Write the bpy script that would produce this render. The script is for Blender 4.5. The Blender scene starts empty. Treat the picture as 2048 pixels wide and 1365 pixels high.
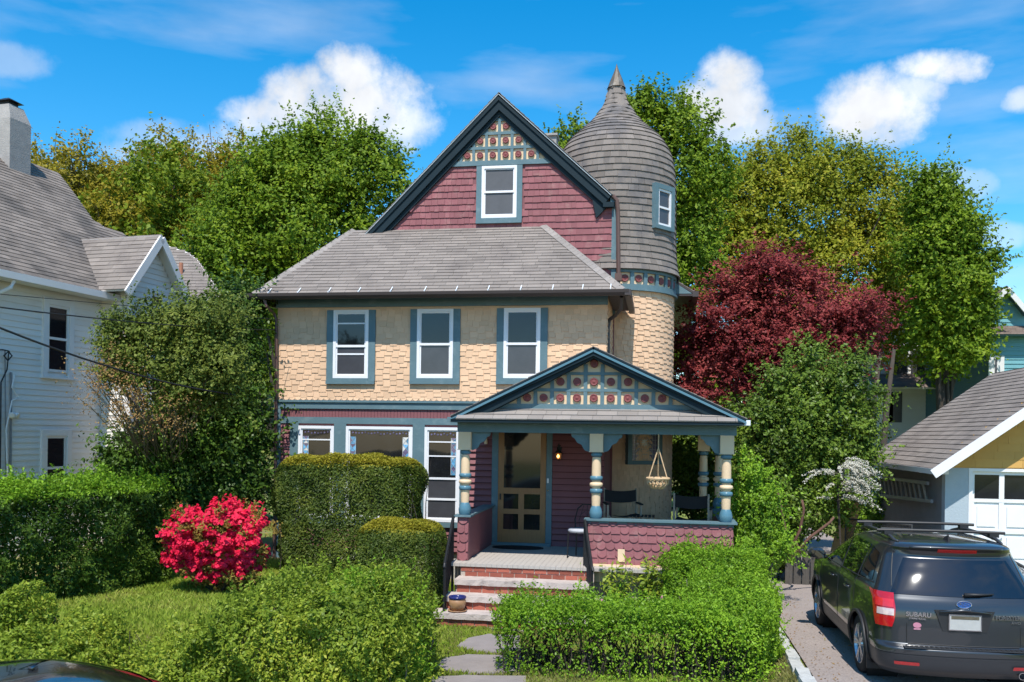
import bpy, math, random
import numpy as np
from math import sin, cos, pi, radians
random.seed(7); rng = np.random.default_rng(11)
scene = bpy.context.scene
col = scene.collection
# ------------------------------------------------------------------ camera
PSI = radians(9.3); ROLL = radians(0.8); F = 1800.0; CX = 1024.0; CY = 868.0; EYE = 2.9
cam_d = bpy.data.cameras.new('camera'); cam = bpy.data.objects.new('camera', cam_d); col.objects.link(cam)
cam_d.sensor_width = 36; cam_d.lens = 36*F/2048; cam_d.shift_y = (CY-682.5)/2048
cam_d.clip_start = .1; cam_d.clip_end = 3000
from mathutils import Matrix, Vector, Euler
cam.matrix_world = Matrix.Translation((0, 0, EYE)) @ Matrix.Rotation(PSI, 4, 'Z') @ Matrix.Rotation(radians(90), 4, 'X') @ Matrix.Rotation(ROLL, 4, 'Z')
scene.camera = cam
FW = (-sin(PSI), cos(PSI)); RT = (cos(PSI), sin(PSI))
def ray(px, py):
    a, b = px-CX, py-CY
    u = (a*cos(ROLL)+b*sin(ROLL))/F; v = (-a*sin(ROLL)+b*cos(ROLL))/F
    return (FW[0]+u*RT[0], FW[1]+u*RT[1], -v)
def W(px, py, Y):                       # where the photo's point lies on the plane y = Y
    r = ray(px, py); t = Y/r[1]
    return (r[0]*t, Y, EYE+r[2]*t)
def G(px, py, z=0.0):                   # ... on the level z
    r = ray(px, py); t = (z-EYE)/r[2]
    return (r[0]*t, r[1]*t, z)
def D(px, py, d):                       # ... at depth d
    r = ray(px, py)
    return (r[0]*d, r[1]*d, EYE+r[2]*d)
# ------------------------------------------------------------------ render, light
scene.view_settings.view_transform = 'Standard'; scene.view_settings.look = 'None'
scene.view_settings.exposure = 0.25; scene.view_settings.gamma = 1
SUN_EL = radians(58); SUN_AZ = radians(3.0)       # sun behind the camera; azimuth of travel from +Y
sd = bpy.data.lights.new('sun', 'SUN'); sd.energy = 5.0; sd.angle = radians(.5); sd.color = (1, .955, .88)
sun = bpy.data.objects.new('sun', sd); col.objects.link(sun)
tr = Vector((sin(-SUN_AZ)*cos(SUN_EL), cos(SUN_AZ)*cos(SUN_EL), -sin(SUN_EL)))
sun.rotation_euler = tr.to_track_quat('-Z', 'Y').to_euler(); sun.location = (0, -20, 40)
world = bpy.data.worlds.new('World'); scene.world = world; world.use_nodes = True
nt = world.node_tree; nt.nodes.clear()
def N(t, ty, **k):
    n = t.nodes.new(ty)
    for a, b in k.items(): setattr(n, a, b)
    return n
def mth(t, op, a, b=None, c=None, clamp=False):
    n = N(t, 'ShaderNodeMath', operation=op, use_clamp=clamp)
    for i, v in enumerate((a, b, c)):
        if v is None: continue
        if hasattr(v, 'is_linked') or hasattr(v, 'node'): t.links.new(v, n.inputs[i])
        else: n.inputs[i].default_value = v
    return n.outputs[0]
def build_world():
    t = nt; L = t.links.new
    out = N(t, 'ShaderNodeOutputWorld'); bg = N(t, 'ShaderNodeBackground'); bg.inputs[1].default_value = .1
    sky = N(t, 'ShaderNodeTexSky', sky_type='NISHITA'); sky.sun_disc = False
    sky.sun_elevation = SUN_EL; sky.sun_rotation = radians(180)-SUN_AZ
    sky.air_density = 1.0; sky.dust_density = .25; sky.ozone_density = 3.0; sky.altitude = 60
    hs = N(t, 'ShaderNodeHueSaturation'); hs.inputs['Saturation'].default_value = 1.45; hs.inputs['Hue'].default_value = .491; hs.inputs['Value'].default_value = 1.85
    L(sky.outputs[0], hs.inputs['Color'])
    tc = N(t, 'ShaderNodeTexCoord'); dirv = tc.outputs['Generated']
    n1 = N(t, 'ShaderNodeTexNoise'); n1.inputs['Scale'].default_value = 9; n1.inputs['Detail'].default_value = 8; n1.inputs['Roughness'].default_value = .58
    n2 = N(t, 'ShaderNodeTexNoise'); n2.inputs['Scale'].default_value = 30; n2.inputs['Detail'].default_value = 9; n2.inputs['Roughness'].default_value = .65
    L(dirv, n1.inputs['Vector']); L(dirv, n2.inputs['Vector'])
    w = mth(t, 'MULTIPLY_ADD', n1.outputs[0], 3.6, -1.8)
    w = mth(t, 'ADD', w, mth(t, 'MULTIPLY_ADD', n2.outputs[0], 1.8, -.9))
    blobs = [(715,150,60,50,1),(745,210,105,66,1),(640,215,105,60,.97),(550,240,90,42,.9),(800,240,62,45,.85),(520,290,130,45,.6),(420,300,120,42,.5),(640,275,150,36,.6),
             (1455,155,48,40,1),(1440,205,70,48,.95),(1470,250,60,30,.7),(1760,215,90,55,1),(1830,180,55,30,.8),(1880,135,70,28,1),(1740,255,70,32,.8),
             (2040,200,30,22,.7),(30,120,60,26,.3),(1990,470,50,20,.35),(1900,370,60,28,.35),(330,270,70,26,.3)]
    acc = None
    for px, py, rx, ry, s in blobs:
        r = Vector(ray(px, py)); ln = r.length; r.normalize()
        ax = Vector((RT[0], RT[1], 0)); ax = (ax-r*ax.dot(r)).normalized(); up = ax.cross(r)*1
        if up.z < 0: up = -up
        def dot(v, k):
            n = N(t, 'ShaderNodeVectorMath', operation='DOT_PRODUCT'); L(dirv, n.inputs[0]); n.inputs[1].default_value = tuple(v*k); return n.outputs['Value']
        a = dot(ax, F*ln/rx/1.35); b = dot(up, F*ln/ry/1.35)
        q = mth(t, 'MULTIPLY_ADD', b, b, mth(t, 'MULTIPLY', a, a))
        q = mth(t, 'MULTIPLY', mth(t, 'SUBTRACT', 1.0, q), 1.15)
        fr = dot(r, 1.0)                                     # only on this side of the sky
        q = mth(t, 'SUBTRACT', q, mth(t, 'MULTIPLY', mth(t, 'LESS_THAN', fr, 0), 1e4))
        q = mth(t, 'ADD', q, w)
        m = N(t, 'ShaderNodeMapRange', interpolation_type='SMOOTHSTEP'); L(q, m.inputs[0])
        m.inputs[1].default_value = -.35; m.inputs[2].default_value = 1.15; m.inputs[4].default_value = s
        acc = m.outputs[0] if acc is None else mth(t, 'MAXIMUM', acc, m.outputs[0])
    # thin high wisps
    mp = N(t, 'ShaderNodeMapping'); L(dirv, mp.inputs[0]); mp.inputs['Scale'].default_value = (2.0, 2.0, 9)
    mp.inputs['Rotation'].default_value = (0, .12, 0)
    n3 = N(t, 'ShaderNodeTexNoise'); n3.inputs['Scale'].default_value = 1.6; n3.inputs['Detail'].default_value = 7; L(mp.outputs[0], n3.inputs['Vector'])
    m3 = N(t, 'ShaderNodeMapRange'); L(n3.outputs[0], m3.inputs[0]); m3.inputs[1].default_value = .48; m3.inputs[2].default_value = .8; m3.inputs[4].default_value = .45
    acc = mth(t, 'MAXIMUM', acc, m3.outputs[0])
    n4 = N(t, 'ShaderNodeTexNoise'); n4.inputs['Scale'].default_value = 16; n4.inputs['Detail'].default_value = 5; L(dirv, n4.inputs['Vector'])
    cr = N(t, 'ShaderNodeMapRange'); L(n4.outputs[0], cr.inputs[0]); cr.inputs[1].default_value = .3; cr.inputs[2].default_value = .65; cr.inputs[3].default_value = 6.6; cr.inputs[4].default_value = 9.2
    cc = N(t, 'ShaderNodeCombineColor'); 
    L(mth(t, 'MULTIPLY', cr.outputs[0], .97), cc.inputs[0]); L(cr.outputs[0], cc.inputs[1]); L(mth(t, 'MULTIPLY', cr.outputs[0], 1.05), cc.inputs[2])
    mx = N(t, 'ShaderNodeMix', data_type='RGBA'); L(acc, mx.inputs[0]); L(hs.outputs[0], mx.inputs[6]); L(cc.outputs[0], mx.inputs[7])
    L(mx.outputs[2], bg.inputs[0]); L(bg.outputs[0], out.inputs[0])
build_world()
# ------------------------------------------------------------------ materials
M = {}
def mat(name, c, rough=.8, var=.12, ns=3.0, isl=0.0, bump=0.0, bs=30.0, metal=0.0, spec=.4, coat=0.0, stretch=None, c2=None, c2s=2.0, c2lo=.5, c2hi=.65, emit=0):
    m = bpy.data.materials.new(name); m.use_nodes = True; t = m.node_tree; L = t.links.new
    b = t.nodes['Principled BSDF']; b.inputs['Roughness'].default_value = rough; b.inputs['Metallic'].default_value = metal
    b.inputs['Specular IOR Level'].default_value = spec; b.inputs['Coat Weight'].default_value = coat; b.inputs['Coat Roughness'].default_value = .03
    tc = N(t, 'ShaderNodeTexCoord'); vec = tc.outputs['Object']
    if stretch:
        mp = N(t, 'ShaderNodeMapping'); L(vec, mp.inputs[0]); mp.inputs['Scale'].default_value = stretch; vec = mp.outputs[0]
    n = N(t, 'ShaderNodeTexNoise'); n.inputs['Scale'].default_value = ns; n.inputs['Detail'].default_value = 6; n.inputs['Roughness'].default_value = .62; L(vec, n.inputs['Vector'])
    v = mth(t, 'MULTIPLY_ADD', n.outputs[0], var*4, 1-var*2)
    if isl:
        g = N(t, 'ShaderNodeNewGeometry'); v = mth(t, 'MULTIPLY', v, mth(t, 'MULTIPLY_ADD', g.outputs['Random Per Island'], 2*isl, 1-isl))
    base = None
    if c2:
        k = N(t, 'ShaderNodeTexNoise'); k.inputs['Scale'].default_value = c2s; k.inputs['Detail'].default_value = 7; k.inputs['Roughness'].default_value = .6; L(vec, k.inputs['Vector'])
        mr = N(t, 'ShaderNodeMapRange', interpolation_type='SMOOTHSTEP'); L(k.outputs[0], mr.inputs[0]); mr.inputs[1].default_value = c2lo; mr.inputs[2].default_value = c2hi
        mx = N(t, 'ShaderNodeMix', data_type='RGBA'); L(mr.outputs[0], mx.inputs[0]); mx.inputs[6].default_value = (*c, 1); mx.inputs[7].default_value = (*c2, 1); base = mx.outputs[2]
    hs = N(t, 'ShaderNodeHueSaturation')
    if base: L(base, hs.inputs['Color'])
    else: hs.inputs['Color'].default_value = (*c, 1)
    L(v, hs.inputs['Value']); L(hs.outputs[0], b.inputs['Base Color'])
    if bump:
        bn = N(t, 'ShaderNodeTexNoise'); bn.inputs['Scale'].default_value = bs; bn.inputs['Detail'].default_value = 5; L(vec, bn.inputs['Vector'])
        bp = N(t, 'ShaderNodeBump'); bp.inputs['Strength'].default_value = bump; bp.inputs['Distance'].default_value = .02; L(bn.outputs[0], bp.inputs['Height']); L(bp.outputs[0], b.inputs['Normal'])
    if emit:
        b.inputs['Emission Color'].default_value = (*c, 1); b.inputs['Emission Strength'].default_value = emit
    M[name] = m; return m
BR = 1.75
def leafmat(name, cols, trans=.35, rough=.55, ns=.9):
    m = bpy.data.materials.new(name); m.use_nodes = True; t = m.node_tree; L = t.links.new
    b = t.nodes['Principled BSDF']; b.inputs['Roughness'].default_value = rough; b.inputs['Specular IOR Level'].default_value = .18
    cols = [(min(1,c[0]*BR*1.18), min(1,c[1]*BR), c[2]*BR*.8) for c in cols] if 'leaf' in name else cols
    g = N(t, 'ShaderNodeNewGeometry'); tc = N(t, 'ShaderNodeTexCoord')
    n = N(t, 'ShaderNodeTexNoise'); n.inputs['Scale'].default_value = ns; n.inputs['Detail'].default_value = 4; L(tc.outputs['Object'], n.inputs['Vector'])
    f = mth(t, 'ADD', mth(t, 'MULTIPLY', g.outputs['Random Per Island'], .55), mth(t, 'MULTIPLY_ADD', n.outputs[0], 1.5, -.55), clamp=True)
    r = N(t, 'ShaderNodeValToRGB'); L(f, r.inputs[0]); e = r.color_ramp.elements
    while len(e) < len(cols): e.new(.5)
    for i, c in enumerate(cols): e[i].position = i/(len(cols)-1); e[i].color = (*c, 1)
    L(r.outputs[0], b.inputs['Base Color'])
    tl = N(t, 'ShaderNodeBsdfTranslucent'); L(r.outputs[0], tl.inputs[0])
    ms = N(t, 'ShaderNodeMixShader'); ms.inputs[0].default_value = trans
    L(b.outputs[0], ms.inputs[1]); L(tl.outputs[0], ms.inputs[2]); L(ms.outputs[0], t.nodes['Material Output'].inputs[0])
    M[name] = m; return m
mat('cream', (.68,.445,.28), .75, .06, 1.3, isl=.08, bump=.15, bs=60)
mat('cream_paint', (.72,.53,.34), .6, .06, 3, bump=.1)
mat('burgundy', (.25,.09,.098), .8, .12, 1.6, isl=.13, bump=.2, bs=50, c2=(.30,.145,.14), c2s=5, c2lo=.5, c2hi=.75)
mat('burgundy_paint', (.215,.08,.088), .7, .08, 3, bump=.1)
mat('lap_shade', (.05,.018,.02), .9, .2, 6)  # dark burgundy for the painted shade under the porch siding laps
mat('rake_edge', (.42,.46,.48), .4, .1, 5)
mat('rosette', (.21,.055,.055), .6, .1, 8)
mat('blue', (.10,.17,.195), .6, .1, 2, bump=.15, c2=(.145,.215,.235), c2s=6, c2lo=.5, c2hi=.75)
mat('blue_gloss', (.085,.19,.25), .25, .05, 3)
mat('navy', (.006,.019,.027), .65, .1, 3, spec=.25, bump=.1)
mat('white', (.74,.74,.76), .5, .03, 3)
mat('flashing', (.72,.75,.78), .4, .1, 5)
mat('shingle', (.24,.205,.18), .95, .08, .7, isl=.13, bump=.5, bs=120, c2=(.185,.157,.14), c2s=1.2, c2lo=.45, c2hi=.7)
mat('shingle_tower', (.20,.17,.15), .95, .1, .9, isl=.16, bump=.5, bs=120, c2=(.15,.135,.13), c2s=1.4)
mat('shingle_cap', (.27,.238,.215), .95, .1, 2, isl=.12, bump=.5, bs=120)
mat('shingle_left', (.215,.18,.155), .95, .12, .5, isl=.2, bump=.5, bs=90, c2=(.10,.088,.08), c2s=.6, c2lo=.48, c2hi=.68)
mat('copper', (.12,.10,.08), .6, .2, 6, metal=.2, c2=(.2,.185,.165), c2s=5)
mat('gutter', (.055,.042,.04), .45, .1, 3)
mat('soffit', (.06,.05,.05), .8, .1, 3)
mat('floor_paint', (.42,.38,.34), .7, .06, 4, bump=.1, stretch=(12, 1, 1))
mat('concrete', (.47,.40,.36), .9, .1, 5, bump=.4, bs=60, c2=(.36,.30,.27), c2s=7)
mat('brick', (.30,.085,.055), .9, .12, 6, isl=.35, bump=.4, bs=60)
mat('mortar', (.42,.36,.31), .95, .1, 9, bump=.3)
mat('iron', (.012,.012,.013), .5, .1, 8)
mat('stone_found', (.40,.38,.35), .95, .15, 6, bump=.5)
mat('wood_door', (.27,.135,.05), .45, .15, 6, stretch=(8, 8, 1), bump=.1)
mat('mat_rubber', (.012,.012,.014), .9, .1, 20, bump=.5, bs=90)
mat('lead', (.35,.36,.36), .4, .1, 9)
mat('stain_blue', (.10,.30,.50), .15, .3, 30, isl=.5, spec=.6)
mat('stain_white', (.62,.62,.60), .2, .1, 30, spec=.6)
mat('stain_purple', (.13,.11,.2), .15, .3, 30, isl=.5, spec=.6)
mat('screen', (.085,.085,.092), .55, .12, 5, spec=.5)
mat('glass_room', (.012,.013,.015), .06, .4, 3, spec=.6)
mat('glass_screen', (.055,.055,.062), .22, .2, 3, spec=.6)
mat('siding_white', (.76,.71,.655), .65, .05, 1.2, isl=.05, bump=.1, c2=(.68,.62,.56), c2s=1.2, c2lo=.5, c2hi=.75)
mat('trim_white', (.74,.70,.67), .55, .04, 3)
mat('stucco', (.33,.31,.29), .95, .15, 5, bump=.6, bs=40)
mat('pipe_grey', (.22,.22,.23), .5, .1, 5)
mat('cable', (.015,.015,.016), .6, .1, 9)
mat('ochre', (.52,.30,.085), .8, .06, 3, isl=.06)
mat('garage_block', (.36,.42,.47), .85, .06, 4, bump=.3)
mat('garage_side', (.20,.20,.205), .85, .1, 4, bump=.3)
mat('aqua', (.13,.32,.36), .75, .05, 3, isl=.05)
mat('aqua_dark', (.06,.13,.16), .75, .05, 3)
mat('asphalt', (.32,.27,.245), .95, .1, .9, bump=.5, bs=160, c2=(.25,.21,.195), c2s=40, c2lo=.45, c2hi=.6)
mat('street', (.06,.06,.06), .95, .1, 4, bump=.3)
mat('granite', (.42,.42,.40), .9, .2, 14, isl=.12, bump=.6, bs=40)
mat('slate', (.235,.205,.195), .85, .12, 4, isl=.15, bump=.4, bs=25)
mat('dirt', (.20,.15,.085), .95, .2, 6, bump=.6, c2=(.10,.075,.04), c2s=4)
mat('lawn', (.16,.20,.035), .95, .15, 3, bump=.6, bs=60, c2=(.24,.18,.085), c2s=.8, c2lo=.5, c2hi=.62)
mat('bark', (.055,.043,.034), .95, .2, 8, bump=.8, bs=20)
mat('bark_light', (.20,.165,.13), .95, .2, 8, bump=.8, bs=20)
mat('bark_red', (.13,.065,.045), .9, .2, 8, bump=.6, bs=20)
mat('ceramic', (.36,.20,.10), .35, .15, 8, c2=(.24,.13,.07), c2s=5)
mat('ceramic_blue', (.02,.025,.12), .2, .1, 8)
mat('terracotta', (.40,.17,.10), .6, .1, 8)
mat('canvas_black', (.014,.014,.015), .85, .1, 9)
mat('pale_wood', (.30,.25,.19), .6, .1, 9)
mat('cushion', (.42,.43,.47), .8, .06, 9)
mat('rope', (.55,.38,.22), .9, .15, 20, bump=.5, bs=80)
mat('lamp_glow', (1.0,.52,.13), .5, 0, 1, emit=5)
mat('lamp_amber', (.45,.17,.05), .2, .1, 9, emit=.25)
mat('chain', (.10,.10,.10), .5, .1, 9, metal=.5)
mat('weathered_wood', (.085,.075,.065), .9, .3, 6, stretch=(6,6,1), bump=.5)
mat('yellow_wood', (.33,.19,.07), .8, .2, 6)
mat('white_far', (.66,.65,.64), .7, .04, 2, isl=.04)
mat('roof_far', (.16,.12,.10), .95, .1, 2, isl=.15)
mat('car_paint', (.036,.040,.046), .28, .02, 2, metal=.5, spec=.5, coat=1.0)
mat('car_roof', (.03,.031,.024), .2, .02, 2, metal=.5, coat=1.0)
mat('car_glass', (.006,.006,.007), .03, 0, 1, spec=.8, coat=.6)
mat('car_trim', (.02,.02,.021), .5, .05, 9)
mat('car_bumper', (.035,.037,.042), .4, .05, 9)
mat('tyre', (.012,.012,.013), .85, .1, 20)
mat('alloy', (.45,.45,.46), .25, .03, 4, metal=.8)
mat('chrome', (.65,.66,.68), .12, .02, 4, metal=1)
mat('red_lens', (.42,.008,.012), .08, .1, 40, spec=.8, coat=.8)
mat('red_lens_bright', (.62,.02,.02), .08, .1, 40, spec=.8, coat=.8)
mat('clear_lens', (.6,.45,.44), .08, .1, 40, spec=.8, coat=.8)
mat('plate', (.40,.40,.38), .5, .08, 20)
mat('plate_dark', (.10,.085,.055), .5, .25, 30)
mat('emblem_blue', (.03,.09,.28), .15, .05, 9, coat=1)
mat('black_car', (.006,.006,.007), .15, 0, 2, coat=1)
mat('green_hose', (.02,.14,.09), .4, .05, 9)
mat('brown_pipe', (.11,.062,.05), .45, .1, 5)
mat('orange_pot', (.4,.14,.03), .7, .1, 5)
leafmat('leaf_maple', [(.035,.075,.006),(.075,.14,.010),(.14,.21,.018)])
leafmat('leaf_forest', [(.045,.085,.008),(.085,.14,.012),(.15,.20,.02)], ns=.25)
leafmat('leaf_gold', [(.085,.095,.010),(.145,.145,.014),(.23,.19,.025)], ns=.2)
leafmat('leaf_golden', [(.06,.095,.008),(.125,.162,.014),(.22,.228,.028)], ns=.5)
leafmat('leaf_bare', [(.12,.10,.05),(.17,.14,.07)], ns=.5)
leafmat('leaf_red', [(.04,.007,.010),(.115,.020,.026),(.20,.058,.06)], trans=.3)
leafmat('leaf_holly', [(.024,.05,.008),(.052,.098,.014),(.10,.165,.026)], trans=.2, rough=.4)
leafmat('leaf_dark', [(.012,.032,.006),(.03,.068,.010),(.06,.12,.018)], trans=.2, rough=.4)
leafmat('leaf_shrub', [(.03,.052,.010),(.065,.10,.018),(.115,.15,.034)], trans=.25)
leafmat('leaf_brown', [(.10,.06,.03),(.16,.11,.05),(.10,.13,.04)], trans=.25)
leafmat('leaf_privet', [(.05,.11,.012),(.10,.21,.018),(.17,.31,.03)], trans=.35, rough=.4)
leafmat('leaf_vine', [(.055,.10,.014),(.12,.19,.024),(.24,.29,.045)], trans=.35, rough=.45)
leafmat('leaf_yew', [(.016,.034,.007),(.038,.064,.011),(.078,.102,.018)], trans=.15, rough=.5, ns=2.5)
leafmat('leaf_yew_new', [(.085,.10,.012),(.14,.15,.016),(.20,.19,.024)], trans=.25, ns=3)
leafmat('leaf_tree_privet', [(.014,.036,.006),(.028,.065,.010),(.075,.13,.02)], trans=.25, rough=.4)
leafmat('petal_red', [(.55,.010,.04),(.82,.02,.08),(.95,.07,.13)], trans=.3)
leafmat('petal_white', [(.55,.52,.42),(.7,.68,.6)], trans=.3)
leafmat('petal_pink', [(.6,.12,.25),(.7,.45,.5)], trans=.3)
leafmat('leaf_azalea', [(.10,.065,.02),(.14,.12,.03),(.07,.12,.02)], trans=.25)
leafmat('leaf_bulb', [(.06,.12,.06),(.09,.17,.08)], trans=.3)
leafmat('grass', [(.19,.30,.03),(.32,.42,.05),(.48,.48,.12)], trans=.35, ns=.8)
leafmat('grass_dry', [(.32,.26,.11),(.24,.26,.07),(.42,.33,.17)], trans=.3, ns=1.2)
# ------------------------------------------------------------------ mesh helpers
def tag(o, label=None, cat=None, group=None, kind=None):
    if label: o['label'] = label
    if cat: o['category'] = cat
    if group: o['group'] = group
    if kind: o['kind'] = kind
    return o
def empty(name, loc=(0,0,0), rz=0.0):
    o = bpy.data.objects.new(name, None); col.objects.link(o); o.location = loc; o.rotation_euler = (0,0,rz); o.empty_display_size = .2
    return o
def link(name, me, parent):
    o = bpy.data.objects.new(name, me); col.objects.link(o)
    if parent is not None: o.parent = parent
    return o
class MB:
    def __init__(s): s.v = []; s.f = []
    def add(s, vs, fs):
        b = len(s.v); s.v.extend([tuple(p) for p in vs]); s.f.extend([tuple(i+b for i in f) for f in fs]); return s
    def box(s, x0, x1, y0, y1, z0, z1):
        return s.add([(x0,y0,z0),(x1,y0,z0),(x1,y1,z0),(x0,y1,z0),(x0,y0,z1),(x1,y0,z1),(x1,y1,z1),(x0,y1,z1)],
                     [(0,3,2,1),(4,5,6,7),(0,1,5,4),(1,2,6,5),(2,3,7,6),(3,0,4,7)])
    def hexa(s, p):     # 8 points, bottom 4 then top 4
        return s.add(p, [(0,3,2,1),(4,5,6,7),(0,1,5,4),(1,2,6,5),(2,3,7,6),(3,0,4,7)])
    def prism(s, pts, vec):                      # planar polygon swept by vec
        n = len(pts); q = [tuple(a+b for a, b in zip(p, vec)) for p in pts]
        fs = [tuple(range(n)), tuple(range(2*n-1, n-1, -1))]+[(i, (i+1) % n+0, (i+1) % n+n, i+n) for i in range(n)]
        fs = fs[:2]+[(b, a, d, c) for a, b, c, d in fs[2:]]
        return s.add(list(pts)+q, fs)
    def bar(s, a, b, w, h, up=(0,0,1)):
        a, b, up = Vector(a), Vector(b), Vector(up); t = (b-a).normalized(); r = t.cross(up)
        if r.length < 1e-4: r = t.cross(Vector((1,0,0)))
        r.normalize(); u = r.cross(t); p = []
        for e in (a, b): p += [e-r*w/2-u*h/2, e+r*w/2-u*h/2, e+r*w/2+u*h/2, e-r*w/2+u*h/2]
        return s.add(p, [(0,1,2,3),(7,6,5,4),(0,4,5,1),(1,5,6,2),(2,6,7,3),(3,7,4,0)])
    def tube(s, pts, r, n=8, cap=True):
        pts = [Vector(p) for p in pts]; k = len(pts)
        rs = list(r) if hasattr(r, '__len__') else [r]*k
        ref = Vector((.3,.2,1)).normalized(); vs = []; fs = []
        for i, p in enumerate(pts):
            t = (pts[min(i+1,k-1)]-pts[max(i-1,0)]).normalized()
            a = t.cross(ref)
            if a.length < .05: a = t.cross(Vector((1,0,0)))
            a.normalize(); b = t.cross(a)
            for j in range(n):
                q = 2*pi*j/n; vs.append(p+(a*cos(q)+b*sin(q))*rs[i])
        for i in range(k-1):
            for j in range(n): fs.append((i*n+j, i*n+(j+1) % n, (i+1)*n+(j+1) % n, (i+1)*n+j))
        if cap: fs += [tuple(range(n))[::-1], tuple((k-1)*n+j for j in range(n))]
        return s.add(vs, fs)
    def lathe(s, c, prof, n=20, a0=0.0, a1=2*pi):     # prof: (r, z)
        vs = []; fs = []; full = abs(a1-a0-2*pi) < 1e-6; m = n if full else n+1
        for r, z in prof:
            for j in range(m):
                q = a0+(a1-a0)*j/n; vs.append((c[0]+r*cos(q), c[1]+r*sin(q), c[2]+z))
        for i in range(len(prof)-1):
            for j in range(n): fs.append((i*m+j, i*m+(j+1) % m, (i+1)*m+(j+1) % m, (i+1)*m+j))
        return s.add(vs, fs)
    def lathe_dir(s, c, ax, prof, n=16):              # around axis ax; prof (r, h)
        ax = Vector(ax).normalized(); a = ax.cross(Vector((0,0,1)))
        if a.length < .05: a = Vector((1,0,0))
        a.normalize(); b = ax.cross(a); c = Vector(c); vs = []; fs = []
        for r, h in prof:
            for j in range(n):
                q = 2*pi*j/n; vs.append(c+ax*h+(a*cos(q)+b*sin(q))*r)
        for i in range(len(prof)-1):
            for j in range(n): fs.append((i*n+j, i*n+(j+1) % n, (i+1)*n+(j+1) % n, (i+1)*n+j))
        return s.add(vs, fs)
    def build(s, name, m, parent=None, smooth=False):
        me = bpy.data.meshes.new(name); me.from_pydata(s.v, [], s.f); me.materials.append(M[m] if isinstance(m, str) else m)
        if smooth: me.shade_smooth()
        me.update(); return link(name, me, parent)
def BS(name, m, parent, *boxes):
    for b in boxes: B(name, m, parent, b)
def B(name, m, parent, *boxes):
    mb = MB()
    for b in boxes: mb.box(*b)
    return mb.build(name, m, parent)
def quads_mesh(name, V, m, parent):                   # V: (N,4,3) loose quads
    n = len(V); me = bpy.data.meshes.new(name)
    me.vertices.add(n*4); me.vertices.foreach_set('co', V.reshape(-1).astype(np.float32))
    me.loops.add(n*4); me.loops.foreach_set('vertex_index', np.arange(n*4, dtype=np.int32))
    me.polygons.add(n); me.polygons.foreach_set('loop_start', np.arange(0, n*4, 4, dtype=np.int32)); me.polygons.foreach_set('loop_total', np.full(n, 4, dtype=np.int32))
    me.update(calc_edges=True); me.materials.append(M[m]); return link(name, me, parent)
def rdir(n):
    v = rng.normal(size=(n,3)); return v/np.linalg.norm(v, axis=1, keepdims=True)
def leaf_quads(C, Nn, size, aspect=.55, sv=.35, fold=.0):
    n = len(C); Nn = Nn/np.linalg.norm(Nn, axis=1, keepdims=True)
    a = np.cross(Nn, rdir(n)); a /= np.linalg.norm(a, axis=1, keepdims=True)+1e-9; b = np.cross(Nn, a)
    s = (size*(1+sv*rng.uniform(-1,1,n)))[:,None]
    V = np.stack([C-a*s*.5, C+b*s*.5*aspect-a*s*.08, C+a*s*.5, C-b*s*.5*aspect-a*s*.08], 1)
    return V
def shingles(mb, rows, f, w, wv=.15, style='plain', t0=.005, t1=.02, excl=(), stag=.03, gap=.004, seg=1):
    """rows: list of (z_bottom, z_top, smin, smax); f(s, z, offset) -> point"""
    for ri, (z0, z1, a, b) in enumerate(rows):
        if b-a < .03: continue
        s = a-random.random()*w; k = 0
        while s < b:
            ww = w*(1+random.uniform(-wv, wv)); l, r = max(s, a)+gap/2, min(s+ww, b)-gap/2; s += ww; k += 1
            if r-l < .02: continue
            mid = (l+r)/2; zb = z0
            if style == 'stag': zb = z0-(stag if (k+ri) % 2 else 0)+random.uniform(-.004, .004)
            elif style == 'rough': zb = z0+random.uniform(-.006, .006)
            if any(e[0] < mid < e[1] and e[2] < (z0+z1)/2 < e[3] for e in excl): continue
            if any(e[0] < l+.01 < e[1] and e[2] < (z0+z1)/2 < e[3] for e in excl):
                l = max(e[1] for e in excl if e[0] < l+.01 < e[1] and e[2] < (z0+z1)/2 < e[3])-.01
            if any(e[0] < r-.01 < e[1] and e[2] < (z0+z1)/2 < e[3] for e in excl):
                r = min(e[0] for e in excl if e[0] < r-.01 < e[1] and e[2] < (z0+z1)/2 < e[3])+.01
            if r-l < .02: continue
            o = t1+random.uniform(-.002, .002)
            if style == 'round' or (style == 'mixround' and random.random() > .2):
                rad = (r-l)/2; cen = (l+r)/2; n = 7; pts = []
                for j in range(n+1):
                    q = pi+pi*j/n; pts.append((cen+rad*cos(q), zb+rad*.75*(1+sin(q))))
                pts = [(l, z1+.01)]+pts+[(r, z1+.01)]
                def off(zz): return t0+(o-t0)*min(1, max(0, (z1+.01-zz)/(z1+.01-zb)))
                F_ = [f(x, z, off(z)) for x, z in pts]; Bk = [f(x, z, 0) for x, z in pts]; m = len(pts); base = len(mb.v)
                mb.v.extend(F_+Bk); mb.f.append(tuple(base+i for i in range(m)))
                for i in range(m-1): mb.f.append((base+i+1, base+i, base+m+i, base+m+i+1))
            else:
                for q in range(seg):
                    x0 = l+(r-l)*q/seg; x1 = l+(r-l)*(q+1)/seg
                    p = [f(x0, z1+.01, t0), f(x0, zb, o), f(x1, zb, o), f(x1, z1+.01, t0), f(x0, z1+.01, -.002), f(x0, zb, -.002), f(x1, zb, -.002), f(x1, z1+.01, -.002)]
                    mb.add(p, [(0,1,2,3),(1,5,6,2),(0,4,5,1),(3,2,6,7)])
def rows_of(z0, z1, h, bounds):
    out = []; z = z0
    while z < z1-1e-4:
        zt = min(z+h, z1); a, b = bounds((z+zt)/2) if callable(bounds) else bounds; out.append((z, zt, a, b)); z += h
    return out
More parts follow.
